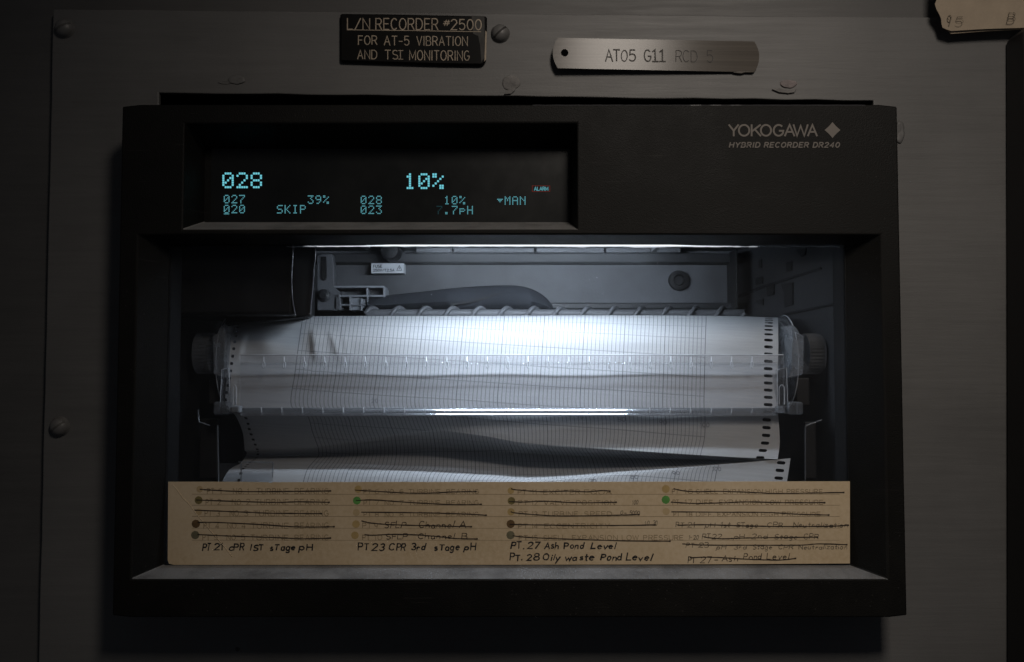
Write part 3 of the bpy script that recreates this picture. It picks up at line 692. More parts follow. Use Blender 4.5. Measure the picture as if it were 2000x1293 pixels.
# back wall furniture
b = MB(); b.pbox(600, 494, 1450, 513, YB - .016, YB - .001); b.build('upper_rail', M['inner_dark'], case, bevel=.001)
b = MB()
for x0, x1 in ((812, 882), (886, 1043), (1048, 1180), (1184, 1330)): b.pbox(x0, 484, x1, 493, YB - .022, YB - .002)
b.build('reflector_tabs', M['inner'], case, bevel=.0006)
b = MB(); b.pbox(640, 591, 1460, 604, YB - .020, YB - .001); b.build('lower_rail', M['inner_dark'], case, bevel=.001)
b = MB(); c = P(762, 490, YB - .03); b.lathe(c, (0, 1, 0), [(.004, -.006), (.0062, -.005), (.0068, 0), (.0068, .028)], 32); b.build('round_knob', M['black'], case, smooth=40)
b = MB(); c = P(1325, 548, YB - .002); b.lathe(c, (0, 1, 0), [(.002, -.001), (.0035, -.001), (.0042, -.004), (.0072, -.0035), (.0076, -.001), (.0076, .002)], 36); b.build('rear_grommet', M['black'], case, smooth=40)
YLb = YB - .012
b = MB(); b.pbox(725, 513.5, 789, 533.5, YLb, YB - .001); fl = b.build('fuse_label', M['label'], case)
b = MB(); text(b, 'FUSE', 729, 746, 517.5, 522.5, YLb - .0002, 1.1); text(b, '250V/T2.5A', 729, 770, 525.5, 530, YLb - .0002, 1.0)
stroke(b, [(775,528),(780,518.5),(785,528),(775,528)], 1.0, YLb - .0002); stroke(b, [(780,521.5),(780,525.5)], 1.0, YLb - .0002); b.build('fuse_lettering', M['inner_dark'], fl)
# grey moulded bracket left of the cable
b = MB()
Yq = YB - .03
b.pbox(652, 558, 750, 562, Yq, Yq + .02); b.pbox(652, 576, 752, 580, Yq, Yq + .02); b.pbox(652, 580, 657, 606, Yq, Yq + .02); b.pbox(715, 562, 718, 576, Yq, Yq + .02)
b.pbox(748, 562, 752, 576, Yq, Yq + .02); b.pbox(682, 580, 686, 606, Yq, Yq + .02); b.pbox(704, 582, 707, 606, Yq, Yq + .02); b.pbox(716, 580, 719, 606, Yq, Yq + .02); b.pbox(652, 594, 719, 597, Yq, Yq + .02)
br_ = b.build('ribbed_bracket', M['inner_light'], rec, bevel=.0003)
b = MB(); b.pbox(657, 562, 750, 606, Yq + .012, Yq + .019); b.build('bracket_web', M['inner'], br_)
b = MB(); b.pbox(686, 582, 704, 606, Yq + .002, Yq + .012); b.pbox(707, 584, 715, 602, Yq + .002, Yq + .012); b.build('white_insert', M['inner_light'], br_, bevel=.0004)
b = MB(); b.prism([(619,500),(630,496),(648,496),(652,520),(653,560),(664,572),(667,606),(619,606)], Yq, Yq + .01); ep = b.build('end_plate', M['inner'], rec, bevel=.0006)
b = MB()
pts = [(627 + 0*1, 501), (637, 501), (638, 540), (636, 546), (632, 548), (628, 546), (627, 540)]
b.prism(pts, Yq - .0012, Yq + .002); b.build('slot_cover', M['black'], ep, bevel=.0004)
b = MB(); c = P(631, 577, Yq - .002); b.lathe(c, (0, 1, 0), [(.0012, -.002), (.0022, -.002), (.0024, .0), (.0046, .001), (.0050, .003)], 28); b.build('pivot_boss', M['inner_dark'], ep, smooth=35)
# black flat cable arching across the back
b = MB(); rows_t, rows_b = [], []
top = [(716,583),(760,577),(820,571),(880,564),(940,559.5),(985,558),(1015,559.5),(1040,566),(1060,577),(1075,592),(1084,610)]
bot = [(716,612),(760,612),(820,612),(880,612),(940,612),(985,612),(1015,612),(1035,612),(1050,612),(1060,612),(1066,612)]
def crv(p, n=5):
    out = []
    for i in range(len(p) - 1):
        p0, p1, p2, p3 = p[max(i-1,0)], p[i], p[i+1], p[min(i+2,len(p)-1)]
        for t in [k / n for k in range(n)]:
            out.append(tuple(0.5*((2*p1[d]) + (-p0[d]+p2[d])*t + (2*p0[d]-5*p1[d]+4*p2[d]-p3[d])*t*t + (-p0[d]+3*p1[d]-3*p2[d]+p3[d])*t**3) for d in range(len(p1))))
    out.append(tuple(p[-1])); return out
tt, bb_ = crv(top), crv(bot); Yc = YB - .028
n = len(tt)
b.sheet([[P(x, y, Yc + .008) for x, y in tt], [P(x, y + 1.5, Yc) for x, y in tt], [P(x, (y + y2) / 2, Yc - .004) for (x, y), (_, y2) in zip(tt, bb_)], [P(x, y, Yc + .002) for x, y in bb_]])
cb = b.build('flat_cable', M['cable'], rec, smooth=60, solid=.0006)
b = MB(); b.sheet([[P(x, y - 1, Yc - .0045) for x, y in crv([(880,594),(930,586),(975,573)], 4)], [P(x, y + 1, Yc - .0047) for x, y in crv([(880,596),(930,588),(975,574)], 4)]]); b.build('cable_seam', M['black'], cb)
# carriage drive screw, just behind the paper roller
b = MB(); Ys = .082
p0, p1 = P(715, 613, Ys), P(1452, 615, Ys)
b.lathe(p0, (1, 0, 0), [(.0032, 0), (.0032, (p1 - p0).length)], 20)
ds = b.build('drive_screw', M['inner'], rec, smooth=40)
b = MB(); pts = []; turns = 14.0; L_ = (p1 - p0).length
for i in range(int(turns * 22) + 1):
    a = i / 22 * 2 * math.pi; t = i / (turns * 22); pts.append(p0 + Vector((L_ * t, -math.cos(a) * .0042, math.sin(a) * .0042)))
b.tube(pts, .0016, 8); b.build('screw_thread', M['inner'], ds, smooth=60)
# black print carriage with thin bright rims
b = MB(); Yh = .004
ol = crv([(572,478),(572,500),(570,530),(570,560),(572,590),(577,616)], 4); orr = crv([(616,478),(616,500),(613,530),(611,560),(608,590),(606,616)], 4)
b.sheet([[P(x, y, Yh + .03) for x, y in ol], [P(x, y, Yh) for x, y in ol], [P((x + x2) / 2, y, Yh - .0008) for (x, y), (x2, _) in zip(ol, orr)], [P(x, y, Yh) for x, y in orr], [P(x, y, Yh + .03) for x, y in orr]])
cg = b.build('print_carriage', M['black'], rec, smooth=50)
b = MB(); b.tube([P(x, y, Yh - .0006) for x, y in ol], .00035, 6); b.build('carriage_rim', M['rim'], cg, smooth=60)
b = MB(); b.tube([P(x, y, Yh - .0006) for x, y in orr], .00040, 6); b.build('carriage_rim', M['rim'], cg, smooth=60)
b = MB(); b.pbox(338, 470, 571, 615, .005, .070); b.build('carriage_shade_box', M['black'], cg, bevel=.002)  # black box brought forward to darken the left of the chamber
b = MB(); b.pbox(1437, 486, 1442, 603, .100, .128); b.build('shade_rib', M['black'], case, bevel=.0006)  # rib added to keep lamp light off the right wall
b = MB(); b.prism([(440,612),(604,612),(598,618),(545,625),(440,634)], .022, .031); b.build('shade_wedge', M['black'], cg, bevel=.0008)  # black wedge added in place of the shadow on the upper left paper
# right side wall: ledges and punched openings (on the slanting wall)
def on_wall(px, py):            # point of the right inner wall seen at this pixel
    d = P(px, py, 1.0) - CAM; A = Vector((rb_.x, .003, 0)); B = Vector((br.x, YB, 0)); e = (B - A).normalized(); nrm = Vector((e.y, -e.x, 0))
    t = (A - CAM).dot(nrm) / d.dot(nrm); return CAM + d * t + Vector((-.0012, -.0006, 0))
def wall_patch(quads, name, mat):
    b = MB()
    for q in quads:
        pt = [on_wall(x, y) for x, y in q]; n = len(pt); off = Vector((.0008, .0004, 0))
        b.add(pt + [p + off for p in pt], [tuple(range(n)), tuple(range(n, 2*n))[::-1]] + [(i, (i+1) % n, n + (i+1) % n, n + i) for i in range(n)])
    return b.build(name, mat, case)
wall_patch([[(1440,578),(1490,558),(1605,522),(1607,526),(1490,563),(1442,583)], [(1530,613),(1560,606),(1630,592),(1630,596),(1560,611),(1532,618)]], 'wall_ledge', M['black'])
wall_patch([[(1484,508),(1490,506),(1490,523),(1484,525)], [(1478,543),(1492,540),(1492,554),(1478,557)], [(1500,558),(1514,554),(1514,575),(1500,578)], [(1528,555),(1551,552),(1551,595),(1535,600),(1534,575)],
            [(1538,512),(1549,510),(1549,528),(1538,531)], [(1557,488),(1577,486),(1575,498),(1568,502)], [(1478,587),(1493,584),(1493,596),(1478,592)]], 'wall_opening', M['black'])

# lamp above the window
TX0, TX1, TY, TZ = 825, 1265, -0.011, 463
b = MB(); a_, c_ = P(TX0, TZ, TY), P(TX1, TZ, TY); b.lathe(a_, (1, 0, 0), [(.0030, 0), (.0030, (c_ - a_).length)], 12)
b.build('lamp_tube', M['tube'], rec, smooth=40)
b = MB(); a_, c_ = P(640, 430, -.012), P(1420, 430, -.012); zt_ = P(1000, 451, TY).z
b.sheet([[(a_.x, -.0163, P(1000, 477, -.0163).z), (c_.x, -.0163, P(1000, 477, -.0163).z)], [(a_.x, -.0163, zt_), (c_.x, -.0163, zt_)], [(a_.x, -.010, zt_ + .0006), (c_.x, -.010, zt_ + .0006)], [(a_.x, .000, zt_), (c_.x, .000, zt_)]])
rf = b.build('lamp_reflector', M['reflector'], rec, solid=.0006)
for x0, x1 in ((700, 712), (1290, 1300)):
    b = MB(); b.pbox(x0, 452, x1, 476, -.0155, .022 if x0 > 900 else .006); b.build('lamp_baffle', M['inner_dark'], rf)  # unseen plates added to block lamp light towards the sides
b = MB(); b.prism([(590,481.3),(690,480.2),(760,478),(1310,478),(1400,480.6),(1480,482.0),(1400,482.2),(1330,481.9),(1240,482.9),(1215,481.7),(1150,481.9),(1140,482.7),(1080,481.6),(900,481.3),(740,481.3),(690,481.5),(640,481.9)], -.0148, -.0140); b.build('lamp_glow_line', M['glow_line'], rec)  # glowing strip added to draw the bright line below the lamp
# clear window door
b = MB(); q0 = P(331, 479, YW + .002); q1 = P(1660, 1103, YW + .002); b.box((q0.x + .0003, YW + .002, q1.z + .0002), (q1.x - .0003, YW + .0036, q0.z - .0002))
dr_ = b.build('clear_door', M['door'], rec)
b = MB(); b.tube([P(560 + 10*i, 481.6 + .5*math.sin(i*1.7) + .3*math.sin(i*.6), YW + .0044) for i in range(109)], .00022, 6); b.build('door_edge_glint', M['edge_glint'], dr_, smooth=60)  # pale wavy strip stands in for glints along the door top

b = MB()
for _ in range(70):
    x, y, r = random.uniform(560, 1560), random.uniform(490, 930), random.uniform(.35, .9); a = random.uniform(0, 3.1); e = random.choice((1, 1, 2.2))
    q = [(x + r*e*math.cos(a + k*1.5708) if k % 2 == 0 else x + r*math.cos(a + k*1.5708), y + r*e*math.sin(a + k*1.5708) if k % 2 == 0 else y + r*math.sin(a + k*1.5708)) for k in range(4)]
    p4 = [P(px_, py_, YW + .00375) for px_, py_ in q]; b.add(p4, [(0, 1, 2, 3)])
ds_ = b.build('dust', M['dust'], dr_); ds_['kind'] = 'stuff'

# clear paper cassette: thumbwheels, flanges, guide plate, rod, blocks
YG = .0165
def thumbwheel(x0, x1, yt, yb, name='thumbwheel'):
    c = P((x0 + x1) / 2, (yt + yb) / 2, .034); s = PX(x0, yt, .03); R = (yb - yt) / 2 * s; wdt = (x1 - x0) * s; n = 72
    b = MB(); prof = []
    o = len(b.v)
    for h in (-wdt/2, wdt/2):
        for k in range(n):
            r = R * (1.0 if k % 2 else .955); a = 2 * math.pi * k / n; b.v.append(c + Vector((h, r*math.cos(a), r*math.sin(a))))
    for k in range(n): b.f.append((o + k, o + (k+1) % n, o + n + (k+1) % n, o + n + k))
    b.f.append(tuple(o + k for k in range(n))); b.f.append(tuple(o + n + k for k in range(n))[::-1])
    return b.build(name, M['wheel'], rec)
tw1 = thumbwheel(388, 417, 649, 731); tw2 = thumbwheel(1570, 1602, 651, 731)
for pts_, t in (([(415,656),(424,652),(428,640),(438,634),(439,738),(417,731)], tw1), ([(1571,656),(1562,652),(1556,640),(1547,634),(1546,738),(1569,731)], tw2)):
    b = MB(); b.prism(pts_, .018, .045); b.build('wheel_hub', M['hub'], t, bevel=.0006)
def flange(cx_, sgn):
    c = P(cx_, 707, .050); s = PX(cx_, 707, .05)
    b = MB(); b.lathe(c, (sgn, 0, 0), [(80*s, 0), (80*s, 5*s), (90*s, 6*s), (91*s, 8*s), (90*s, 10*s), (76*s, 16*s), (60*s, 24*s), (20*s, 26*s)], 64)
    f = b.build('roller_flange', M['flange'], rec, smooth=35)
    b = MB(); b.lathe(c + Vector((sgn*.0005, 0, 0)), (sgn, 0, 0), [(90.8*s, 8.5*s), (92*s, 9*s), (91.4*s, 10.4*s)], 64, close=False); b.build('flange_rim', M['edge_glint'], f, smooth=35)
flange(462, -1); flange(1520, 1)
def side_plate(pts, slot, Y):
    b = MB(); b.prism(pts, Y, Y + .004); sp = b.build('side_plate', M['clear'], rec, bevel=.0004)
    b = MB(); b.tube([P(x, y, Y - .0002) for x, y in slot], .00030, 6); b.build('plate_slot', M['edge_glint'], sp, smooth=60)
    b = MB(); b.tube([P(x, y, Y) for x, y in pts] + [P(*pts[0], Y)], .00022, 6); b.build('plate_rim', M['edge_glint'], sp, smooth=60)
side_plate([(433,722),(447,718),(449,795),(430,795)], [(455,790),(455,756),(458,751),(461,756),(461,790)], YG)
side_plate([(1518,722),(1536,718),(1539,795),(1519,795)], [(1522,790),(1522,756),(1527,751),(1532,756),(1532,790)], YG)
# ruled guide plate in front of the platen
b = MB()
def bandp(y0, y1, Ya, Yb_, x0, x1): b.sheet([[P(x0, y0, Ya), P(x1, y0, Ya)], [P(x0, y1, Yb_), P(x1, y1, Yb_)]])
bandp(712, 796, .0165, .0145, 470, 1530)
gp = b.build('guide_plate', M['guide'], rec, solid=.0012)
b = MB(); bandp(693, 712, .0195, .0165, 470, 1530); b.build('upper_band', M['band'], gp, solid=.0012)
b = MB(); b.tube([P(470, 693, .0190), P(1530, 693, .0190)], .00038, 8); b.build('top_edge', M['edge_glint'], gp, smooth=60)
b = MB(); b.tube([P(470, 709, .0165), P(1530, 709, .0165)], .0003, 8); b.build('bead', M['guide'], gp, smooth=60)
for k in range(25):
    x = 515 + k * 39.75
    b = MB(); b.tube([P(x, 697, .0183), P(x, 708, .0160)], .00035, 6)
    pts = [P(x + 2.3*math.cos(a), 712.5 + 6.5*math.sin(a), .0154) for a in [2*math.pi*i/12 for i in range(13)]]; b.tube(pts, .00032, 6)
    b.build('tick_mark', M['edge_glint'], gp, smooth=60)
# acrylic rod across the foot of the plate
def facet_bar(py0, Y0, n0, n1, length, x0, x1, depth, name, parent):
    # bar with a gently rounded sloping face: the normal swings from n0 to n1 degrees above horizontal
    z = P(1000, py0, Y0).z; prof = [(Y0 + depth, z)]; y_, z_ = Y0, z; m = 8
    for k in range(m + 1):
        prof.append((y_, z_)); a = math.radians(n0 + (n1 - n0) * (k + .5) / m); d = length / m
        y_ -= math.sin(a) * d; z_ -= math.cos(a) * d
    last = prof[-1]; prof += [(last[0], last[1] - .0004), (Y0 + depth, last[1] - .0004)]
    xa, xb = P(x0, py0, Y0).x, P(x1, py0, Y0).x; b = MB(); n = len(prof)
    b.add([(xa, y, zz) for y, zz in prof] + [(xb, y, zz) for y, zz in prof], [(k, (k+1) % n, n + (k+1) % n, n + k) for k in range(n)] + [tuple(range(n))[::-1], tuple(range(n, 2*n))])
    return b.build(name, M['rod'], parent, smooth=25), last
rod, e_ = facet_bar(796.5, .0130, 50, 28, .0036, 470, 1532, .0035, 'acrylic_rod', rec)
facet_bar(807.0, e_[0] + .0002, 48, 30, .0017, 470, 1514, .004, 'rod_shelf', rod)
for k in range(25):
    x = 510 + k * 39.95
    b = MB(); b.tube([P(x, 796, .0103), P(x + .5, 801, .0096), P(x, 806, .0102)], .00032, 6); b.build('tick_mark', M['edge_glint'], rod, smooth=60)
for x0, x1 in ((416, 446), (1540, 1570)):
    b = MB(); b.pbox(x0, 785, x1, 810, .012, .026); b.build('end_block', M['clear_edge'], rec, bevel=.0015, seg=3)
for x0, x1 in ((449, 468), (1519, 1533)):
    b = MB(); b.pbox(x0, 793, x1, 807, .0080, .016); b.build('rod_clamp', M['inner_light' if x0 < 900 else 'clear_edge'], rec, bevel=.0012, seg=3)
# plates carrying the cassette
for x0, x1, y0, y1 in ((408, 432, 742, 790), (1556, 1582, 738, 792), (390, 424, 818, 935), (1572, 1596, 824, 935)):
    b = MB(); b.pbox(x0, y0, x1, y1, .030, .034); b.build('carrier_plate', M['inner_dark'], rec, bevel=.0008)
# clear catch tray for the folded paper
YTt = .0045; tr_ = None
for seg_ in ([(425,831),(427,941)], [(1573,832),(1573,941)], [(471,905),(471,941)], [(466,902),(533,903)], [(533,903),(532,932)], [(1574,831),(1605,820)], [(387,800),(389,824),(410,831)]):
    b = MB(); b.tube([P(x, y, YTt) for x, y in seg_], .0004, 6); b.build('tray_edge', M['clear_edge'], rec, smooth=60)
b = MB(); b.pbox(427, 905, 533, 941, YTt, YTt + .001); b.build('tray_front', M['clear'], rec)

# ------------------------------------------------------------------ chart paper (over the roller, down the platen, fan-folded below)
T = [0, .14, .34, .44, .53, .71, .89, 1.0]
def row(py, Y, xl, xr, cl, cr, sharp=False, dv=None):
    f = lambda a: a if hasattr(a, '__len__') else [a] * len(T)
    return dict(py=f(py), Y=f(Y), xl=xl, xr=xr, cl=cl, cr=cr, sharp=sharp)
ROWS = [
 row(650, .105, 462, 1516, 600, 1378), row(627, .086, 456, 1519, 596, 1379), row([624,618,617,617,616.5,616,617,620], .066, 452, 1520, 592, 1379),
 row(628, .049, 449, 1520, 590, 1379), row(655, .0345, 447, 1520, 586, 1378), row(690, .0290, 445, 1520, 581, 1377), row(730, .0255, 443, 1519, 576, 1376),
 row(792, .0178, 441, 1519, 569, 1375), row(812, .0180, 460, 1520, 600, 1377),
 row([845,842,828,832,840,848,856,862], [.028,.026,.022,.019,.018,.017,.016,.0155], 474, 1523, 610, 1376),
 row([880,872,841,850,866,879,891,897], [.040,.036,.025,.019,.016,.013,.012,.011], 478, 1519, 621, 1368, True),
 row([884,878,848,858,872,884,894,899], [.050,.048,.042,.040,.038,.036,.034,.033], 482, 1521, 622, 1370),
 row([894,890,880,884,890,897,899,900], [.052,.052,.056,.056,.056,.054,.050,.046], 478, 1530, 622, 1385),
 row([905,902,914,926,937,922,906,895], [.030,.030,.024,.018,.013,.012,.012,.012], 470, 1544, 612, 1404, True),
 row([922,922,930,938,943,932,922,915], [.014,.014,.011,.009,.009,.010,.011,.011], 444, 1541, 598, 1399),
 row([975,975,975,975,975,975,975,975], [.006,.006,.006,.006,.006,.006,.006,.006], 420, 1532, 585, 1390),
]
def lerp_sta(a, t):
    for i in range(len(T) - 1):
        if t <= T[i+1] or i == len(T) - 2:
            p0, p1, p2, p3 = a[max(i-1,0)], a[i], a[i+1], a[min(i+2,len(T)-1)]; h = (t - T[i]) / (T[i+1] - T[i])
            m1 = (p2 - p0) / (T[i+1] - T[max(i-1,0)]) * (T[i+1] - T[i]); m2 = (p3 - p1) / (T[min(i+2,len(T)-1)] - T[i]) * (T[i+1] - T[i])
            return (2*h**3 - 3*h*h + 1)*p1 + (h**3 - 2*h*h + h)*m1 + (-2*h**3 + 3*h*h)*p2 + (h**3 - h*h)*m2
NC, NS = 270, 7
def ctrl(i, t):
    r = ROWS[i]; return (lerp_sta(r['py'], t), lerp_sta(r['Y'], t), r['xl'] + (r['xr'] - r['xl']) * t, r['cl'], r['cr'])
def crumple(px, py):
    d = 0.0
    for cx, cy, sx, sy, am, an in ((520, 668, 26, 20, .0022, 0), (585, 660, 24, 30, -.0018, .3), (490, 700, 30, 14, -.0012, 0), (560, 740, 60, 30, .0007, .2)):
        dx, dy = px - cx - an * (py - cy), py - cy; d -= am * math.exp(-(dx/sx)**2 - (dy/sy)**2)
    for x0, sl_, wl, wr, am in ((609, .10, 5, 26, .0019), (643, .34, 8, 20, .0011), (668, .2, 5, 12, .0005), (480, -.25, 30, 6, .0012)):
        dx = px - x0 - sl_ * (py - 645); k_ = 1 + dx / wl if dx < 0 else 1 - dx / wr
        v_ = max(0, min(1, (py - 638) / 14)) * max(0, min(1, (708 - py) / 18))
        d -= am * max(0, k_) * v_
    return d
grid, uvs = [], []
for i in range(len(ROWS) - 1):
    for s_ in range(NS + (1 if i == len(ROWS) - 2 else 0)):
        h = s_ / NS; line, meta = [], []
        for j in range(NC + 1):
            t = j / NC
            p1, p2 = ctrl(i, t), ctrl(i + 1, t)
            p0 = ctrl(i - 1, t) if i > 0 and not ROWS[i]['sharp'] else tuple(2*a - b_ for a, b_ in zip(p1, p2))
            p3 = ctrl(i + 2, t) if i < len(ROWS) - 2 and not ROWS[i+1]['sharp'] else tuple(2*a - b_ for a, b_ in zip(p2, p1))
            q = [0.5*((2*b1) + (-a0+c2)*h + (2*a0-5*b1+4*c2-d3)*h*h + (-a0+3*b1-3*c2+d3)*h**3) for a0, b1, c2, d3 in zip(p0, p1, p2, p3)]
            line.append((q[2], q[0], q[1] + crumple(q[2], q[0]) + .0003*math.sin(q[2]*.021 + q[0]*.03)))
            meta.append((q[2] - q[3]) / (q[4] - q[3]))
        grid.append(line); uvs.append(meta)
b = MB(); pts3 = [[P(x, y, Y) for x, y, Y in ln] for ln in grid]; b.sheet(pts3)
pap = b.build('chart_paper', M['paper'], smooth=42, recalc=False)
tag(pap, 'white ruled chart paper running over the roller and folding up behind the card', 'chart paper')
# uv: v grows by arc length, 40 photo pixels to a time line, and leans with the skewed sheet
me = pap.data; ul = me.uv_layers.new(name='chart'); V = []
sc_ = PX(1000, 700, .026) * 40.0; anchor = None
for j in range(NC + 1):
    acc = 0; colv = [0]
    for i in range(1, len(pts3)):
        acc += (pts3[i][j] - pts3[i-1][j]).length / sc_; colv.append(acc)
    V.append(colv)
ref = min(range(len(grid)), key=lambda i: abs(grid[i][34][1] - 684))
vals = []
for i in range(len(grid)):
    vals.append([(uvs[i][j], V[j][i] - V[j][ref] - .068 * (grid[ref][j][0] - 582) / 40.0 + 10) for j in range(NC + 1)])
flat = [vals[i][j] for i in range(len(grid)) for j in range(NC + 1)]
for lp in me.loops: ul.data[lp.index].uv = flat[lp.vertex_index]
def paper_Y(px, py, frm=0, to=999):
    best = min(((abs(x-px) + abs(y-py), Y) for ln in grid[frm:to] for x, y, Y in ln)); return best[1]
i8 = NS * 8
for s_, x0, x1, yt, yb, fr, to in (('70',1127,1139,811,817,i8,i8+16),('80',1207,1221,815,823.5,i8,i8+16),('90',1288,1302,820,829,i8,i8+16),('100',1368,1385,826,834,i8,i8+16),
                    ('70',1152,1164,936,942.5,NS*13,999),('80',1232,1246,928,935,NS*13,999),('90',1313,1327,921,927,NS*13,999),('100',1392,1408,912.5,919.5,NS*13,999),('20',726,738,779,786.5,NS*6,NS*8)):
    b = MB(); text(b, s_, x0, x1, yt, yb, paper_Y((x0+x1)/2, (yt+yb)/2, fr, to) - .0012, 1.1); b.build('scale_number', M['number_grey'], pap)

# ------------------------------------------------------------------ the index card in the door
YC = YW - .0004
card = empty('channel_card', P(1000, 1103, YC)); tag(card, 'yellowed card listing turbine channels, most struck out, along the foot of the window', 'card')
b = MB(); b.prism([(328.5,941),(470,941),(523,942),(527,943.5),(534,941.8),(700,941.4),(1000,941.4),(1300,940.8),(1500,940.4),(1660,940.2),(1660,1100.5),(1400,1102),(1000,1103),(600,1103.2),(340,1103.2),(330,1101),(327.5,1094)], YC, YC + .0004)
b.build('card_stock', M['card'], card)
Yx = YC - .00006
def C1(x, y): return (320 + x / 5.714, 930 + y / 5.714)
def C2(x, y): return (660 + x / 5.714, 930 + y / 5.714)
def C3(x, y): return (970 + x / 5.714, 930 + y / 5.714)
def C4(x, y): return (1280 + x / 5.0, 930 + y / 5.0)
def words(b, C, y0, y1, items, wd, **kw):
    for s_, xa, xb in items:
        a, c = C(xa, y0), C(xb, y1); text(b, s_, a[0], c[0], a[1], c[1], Yx - .00004, wd, **kw)
def entry(name, mat, C, y0, y1, items, wd, **kw):
    b = MB(); words(b, C, y0, y1, items, wd, **kw); b.build(name, M[mat], card)
# ruled lines
b = MB()
for y in (965, 986.5, 1008.5, 1031.5, 1055):
    b = MB(); stroke(b, [(375, y), (1000, y + .3), (1640, y)], .7, Yx); b.build('ruled_line', M['rule'], card)
# coloured dots
def dot(C, x, y, r, mat):
    c = C(x, y); s_ = 5.0 if C is C4 else 5.714; b = MB(); n = 26; Yd = Yx - .00001
    b.add([P(c[0] + r/s_*math.cos(6.28318*k/n)*(1 + .04*math.sin(3*k)), c[1] + r/s_*math.sin(6.28318*k/n)*(1 + .04*math.cos(2*k)), Yd) for k in range(n)], [tuple(range(n))]); b.build('colour_dot', M[mat], card)
for a in ((C1,400,145,36,'dot_faint'),(C1,388,268,44,'dot_olive'),(C1,390,398,36,'dot_faint'),(C1,357,532,46,'dot_brown'),(C1,350,657,46,'dot_grey'),
          (C2,225,145,40,'dot_orange'),(C2,212,272,44,'dot_green'),(C2,205,405,38,'dot_faint'),(C2,202,535,42,'dot_orange'),(C2,190,660,42,'dot_orange'),
          (C3,158,162,36,'dot_orange'),(C3,165,275,42,'dot_olive'),(C3,160,398,40,'dot_orange'),(C3,157,533,46,'dot_brown'),(C3,155,658,46,'dot_grey'),
          (C4,102,125,38,'dot_orange'),(C4,102,230,40,'dot_green'),(C4,105,345,34,'dot_faint')): dot(*a)
# old stencilled entries
PW = 1.15; kw = dict(jit=.02)
for i, (y0, y1, px_, nx) in enumerate(((137,195,485,775),(258,320,470,762),(385,445,458,738),(520,582,447,710),(655,712,435,705))):
    d = str(i + 1); entry('stencilled_entry', 'pencil', C1, y0, y1, [('PT', px_, px_ + 75), (d, px_ + 130, px_ + 165), ('NO.', nx, nx + 115), (d, nx + 160, nx + (170 if d == '1' else 200)), ('TURBINE', nx + (260 if i < 2 else 265), 1390), ('BEARING', 1462, 1840)], PW, **kw)
for i, (y0, y1) in enumerate(((148,195),(272,322),(402,452))):
    d = str(i + 6); entry('stencilled_entry', 'pencil', C2, y0, y1, [('PT', 290, 370), (d, 415, 455), ('NO.', 525, 640), (d, 690, 730), ('TURBINE', 790, 1140), ('BEARING', 1212, 1572)], PW, **kw)
entry('stencilled_entry', 'pencil', C2, 525, 580, [('PT', 275, 370), ('9', 410, 445)], PW, **kw); entry('stencilled_entry', 'pencil', C2, 655, 712, [('PT', 275, 355), ('10', 410, 490)], PW, **kw)
entry('stencilled_entry', 'pencil', C3, 152, 202, [('PT', 240, 330), ('11', 395, 445), ('EXCITER', 525, 930), ('EQUA', 980, 1285)], PW, **kw)
entry('stencilled_entry', 'pencil', C3, 272, 322, [('PT', 245, 345), ('12', 395, 455), ('VALVE', 530, 815), ('POSITION', 890, 1320)], PW, **kw)
entry('stencilled_entry', 'pencil', C3, 395, 448, [('PT', 250, 345), ('13', 395, 455), ('TURBINE', 515, 905), ('SPEED', 980, 1285)], PW, **kw)
entry('stencilled_entry', 'pencil', C3, 530, 582, [('PT', 245, 345), ('14', 395, 455), ('ECCENTRICITY', 535, 1262)], PW, **kw)
entry('stencilled_entry', 'pencil', C3, 660, 712, [('PT', 250, 345), ('15', 395, 455), ('SHELL', 525, 770), ('EXPANSION', 845, 1350), ('LOW', 1400, 1585), ('PRESSURE', 1640, 2082)], PW, **kw)
entry('stencilled_entry', 'pencil', C4, 128, 168, [('PT', 165, 225), ('16', 285, 365), ('SHELL', 400, 610), ('EXPANSION', 665, 1045), ('HIGH', 1080, 1240), ('PRESSURE', 1285, 1630)], PW, **kw)
entry('stencilled_entry', 'pencil', C4, 232, 275, [('PT', 170, 230), ('17', 290, 360), ('DIFF.', 400, 580), ('EXPANSION', 625, 1040), ('LOW', 1080, 1225), ('PRESSURE', 1270, 1635)], PW, **kw)
entry('stencilled_entry', 'pencil', C4, 350, 390, [('PT', 180, 235), ('18', 300, 360), ('DIFF.', 400, 570), ('EXPANSION', 610, 1000), ('HIGH', 1035, 1200), ('PRESSURE', 1240, 1610)], PW, **kw)
# pencilled entries
PW = 1.15; kw = dict(jit=.06, slant=.14, taper=True)
entry('pencilled_entry', 'pencil_dark', C3, 268, 315, [('100', 1515, 1575)], 1.0, **kw); entry('pencilled_entry', 'pencil_dark', C3, 388, 428, [('0', 1380, 1405), ('-', 1425, 1445), ('5000', 1485, 1595)], 1.1, **kw); entry('pencilled_entry', 'pencil_dark', C3, 498, 550, [('10', 1655, 1695), ('20', 1745, 1790)], 1.0, **kw)
entry('pencilled_entry', 'pencil_dark', C4, 575, 615, [('1', 322, 330), ('-', 338, 350), ('20', 372, 420)], 1.0, **kw)
entry('pencilled_entry', 'pencil_dark', C4, 452, 498, [('PT', 200, 275), ('21', 315, 380), ('pH', 485, 580), ('1st', 635, 730), ('STage', 790, 995), ('CPR', 1090, 1245), ('Neutralization', 1345, 1875)], PW, **kw)
entry('pencilled_entry', 'pencil_dark', C4, 563, 612, [('PT', 455, 530), ('22', 550, 640), ('pH', 765, 870), ('2nd', 940, 1095), ('Stage', 1165, 1385), ('CPR', 1450, 1590)], PW, **kw)
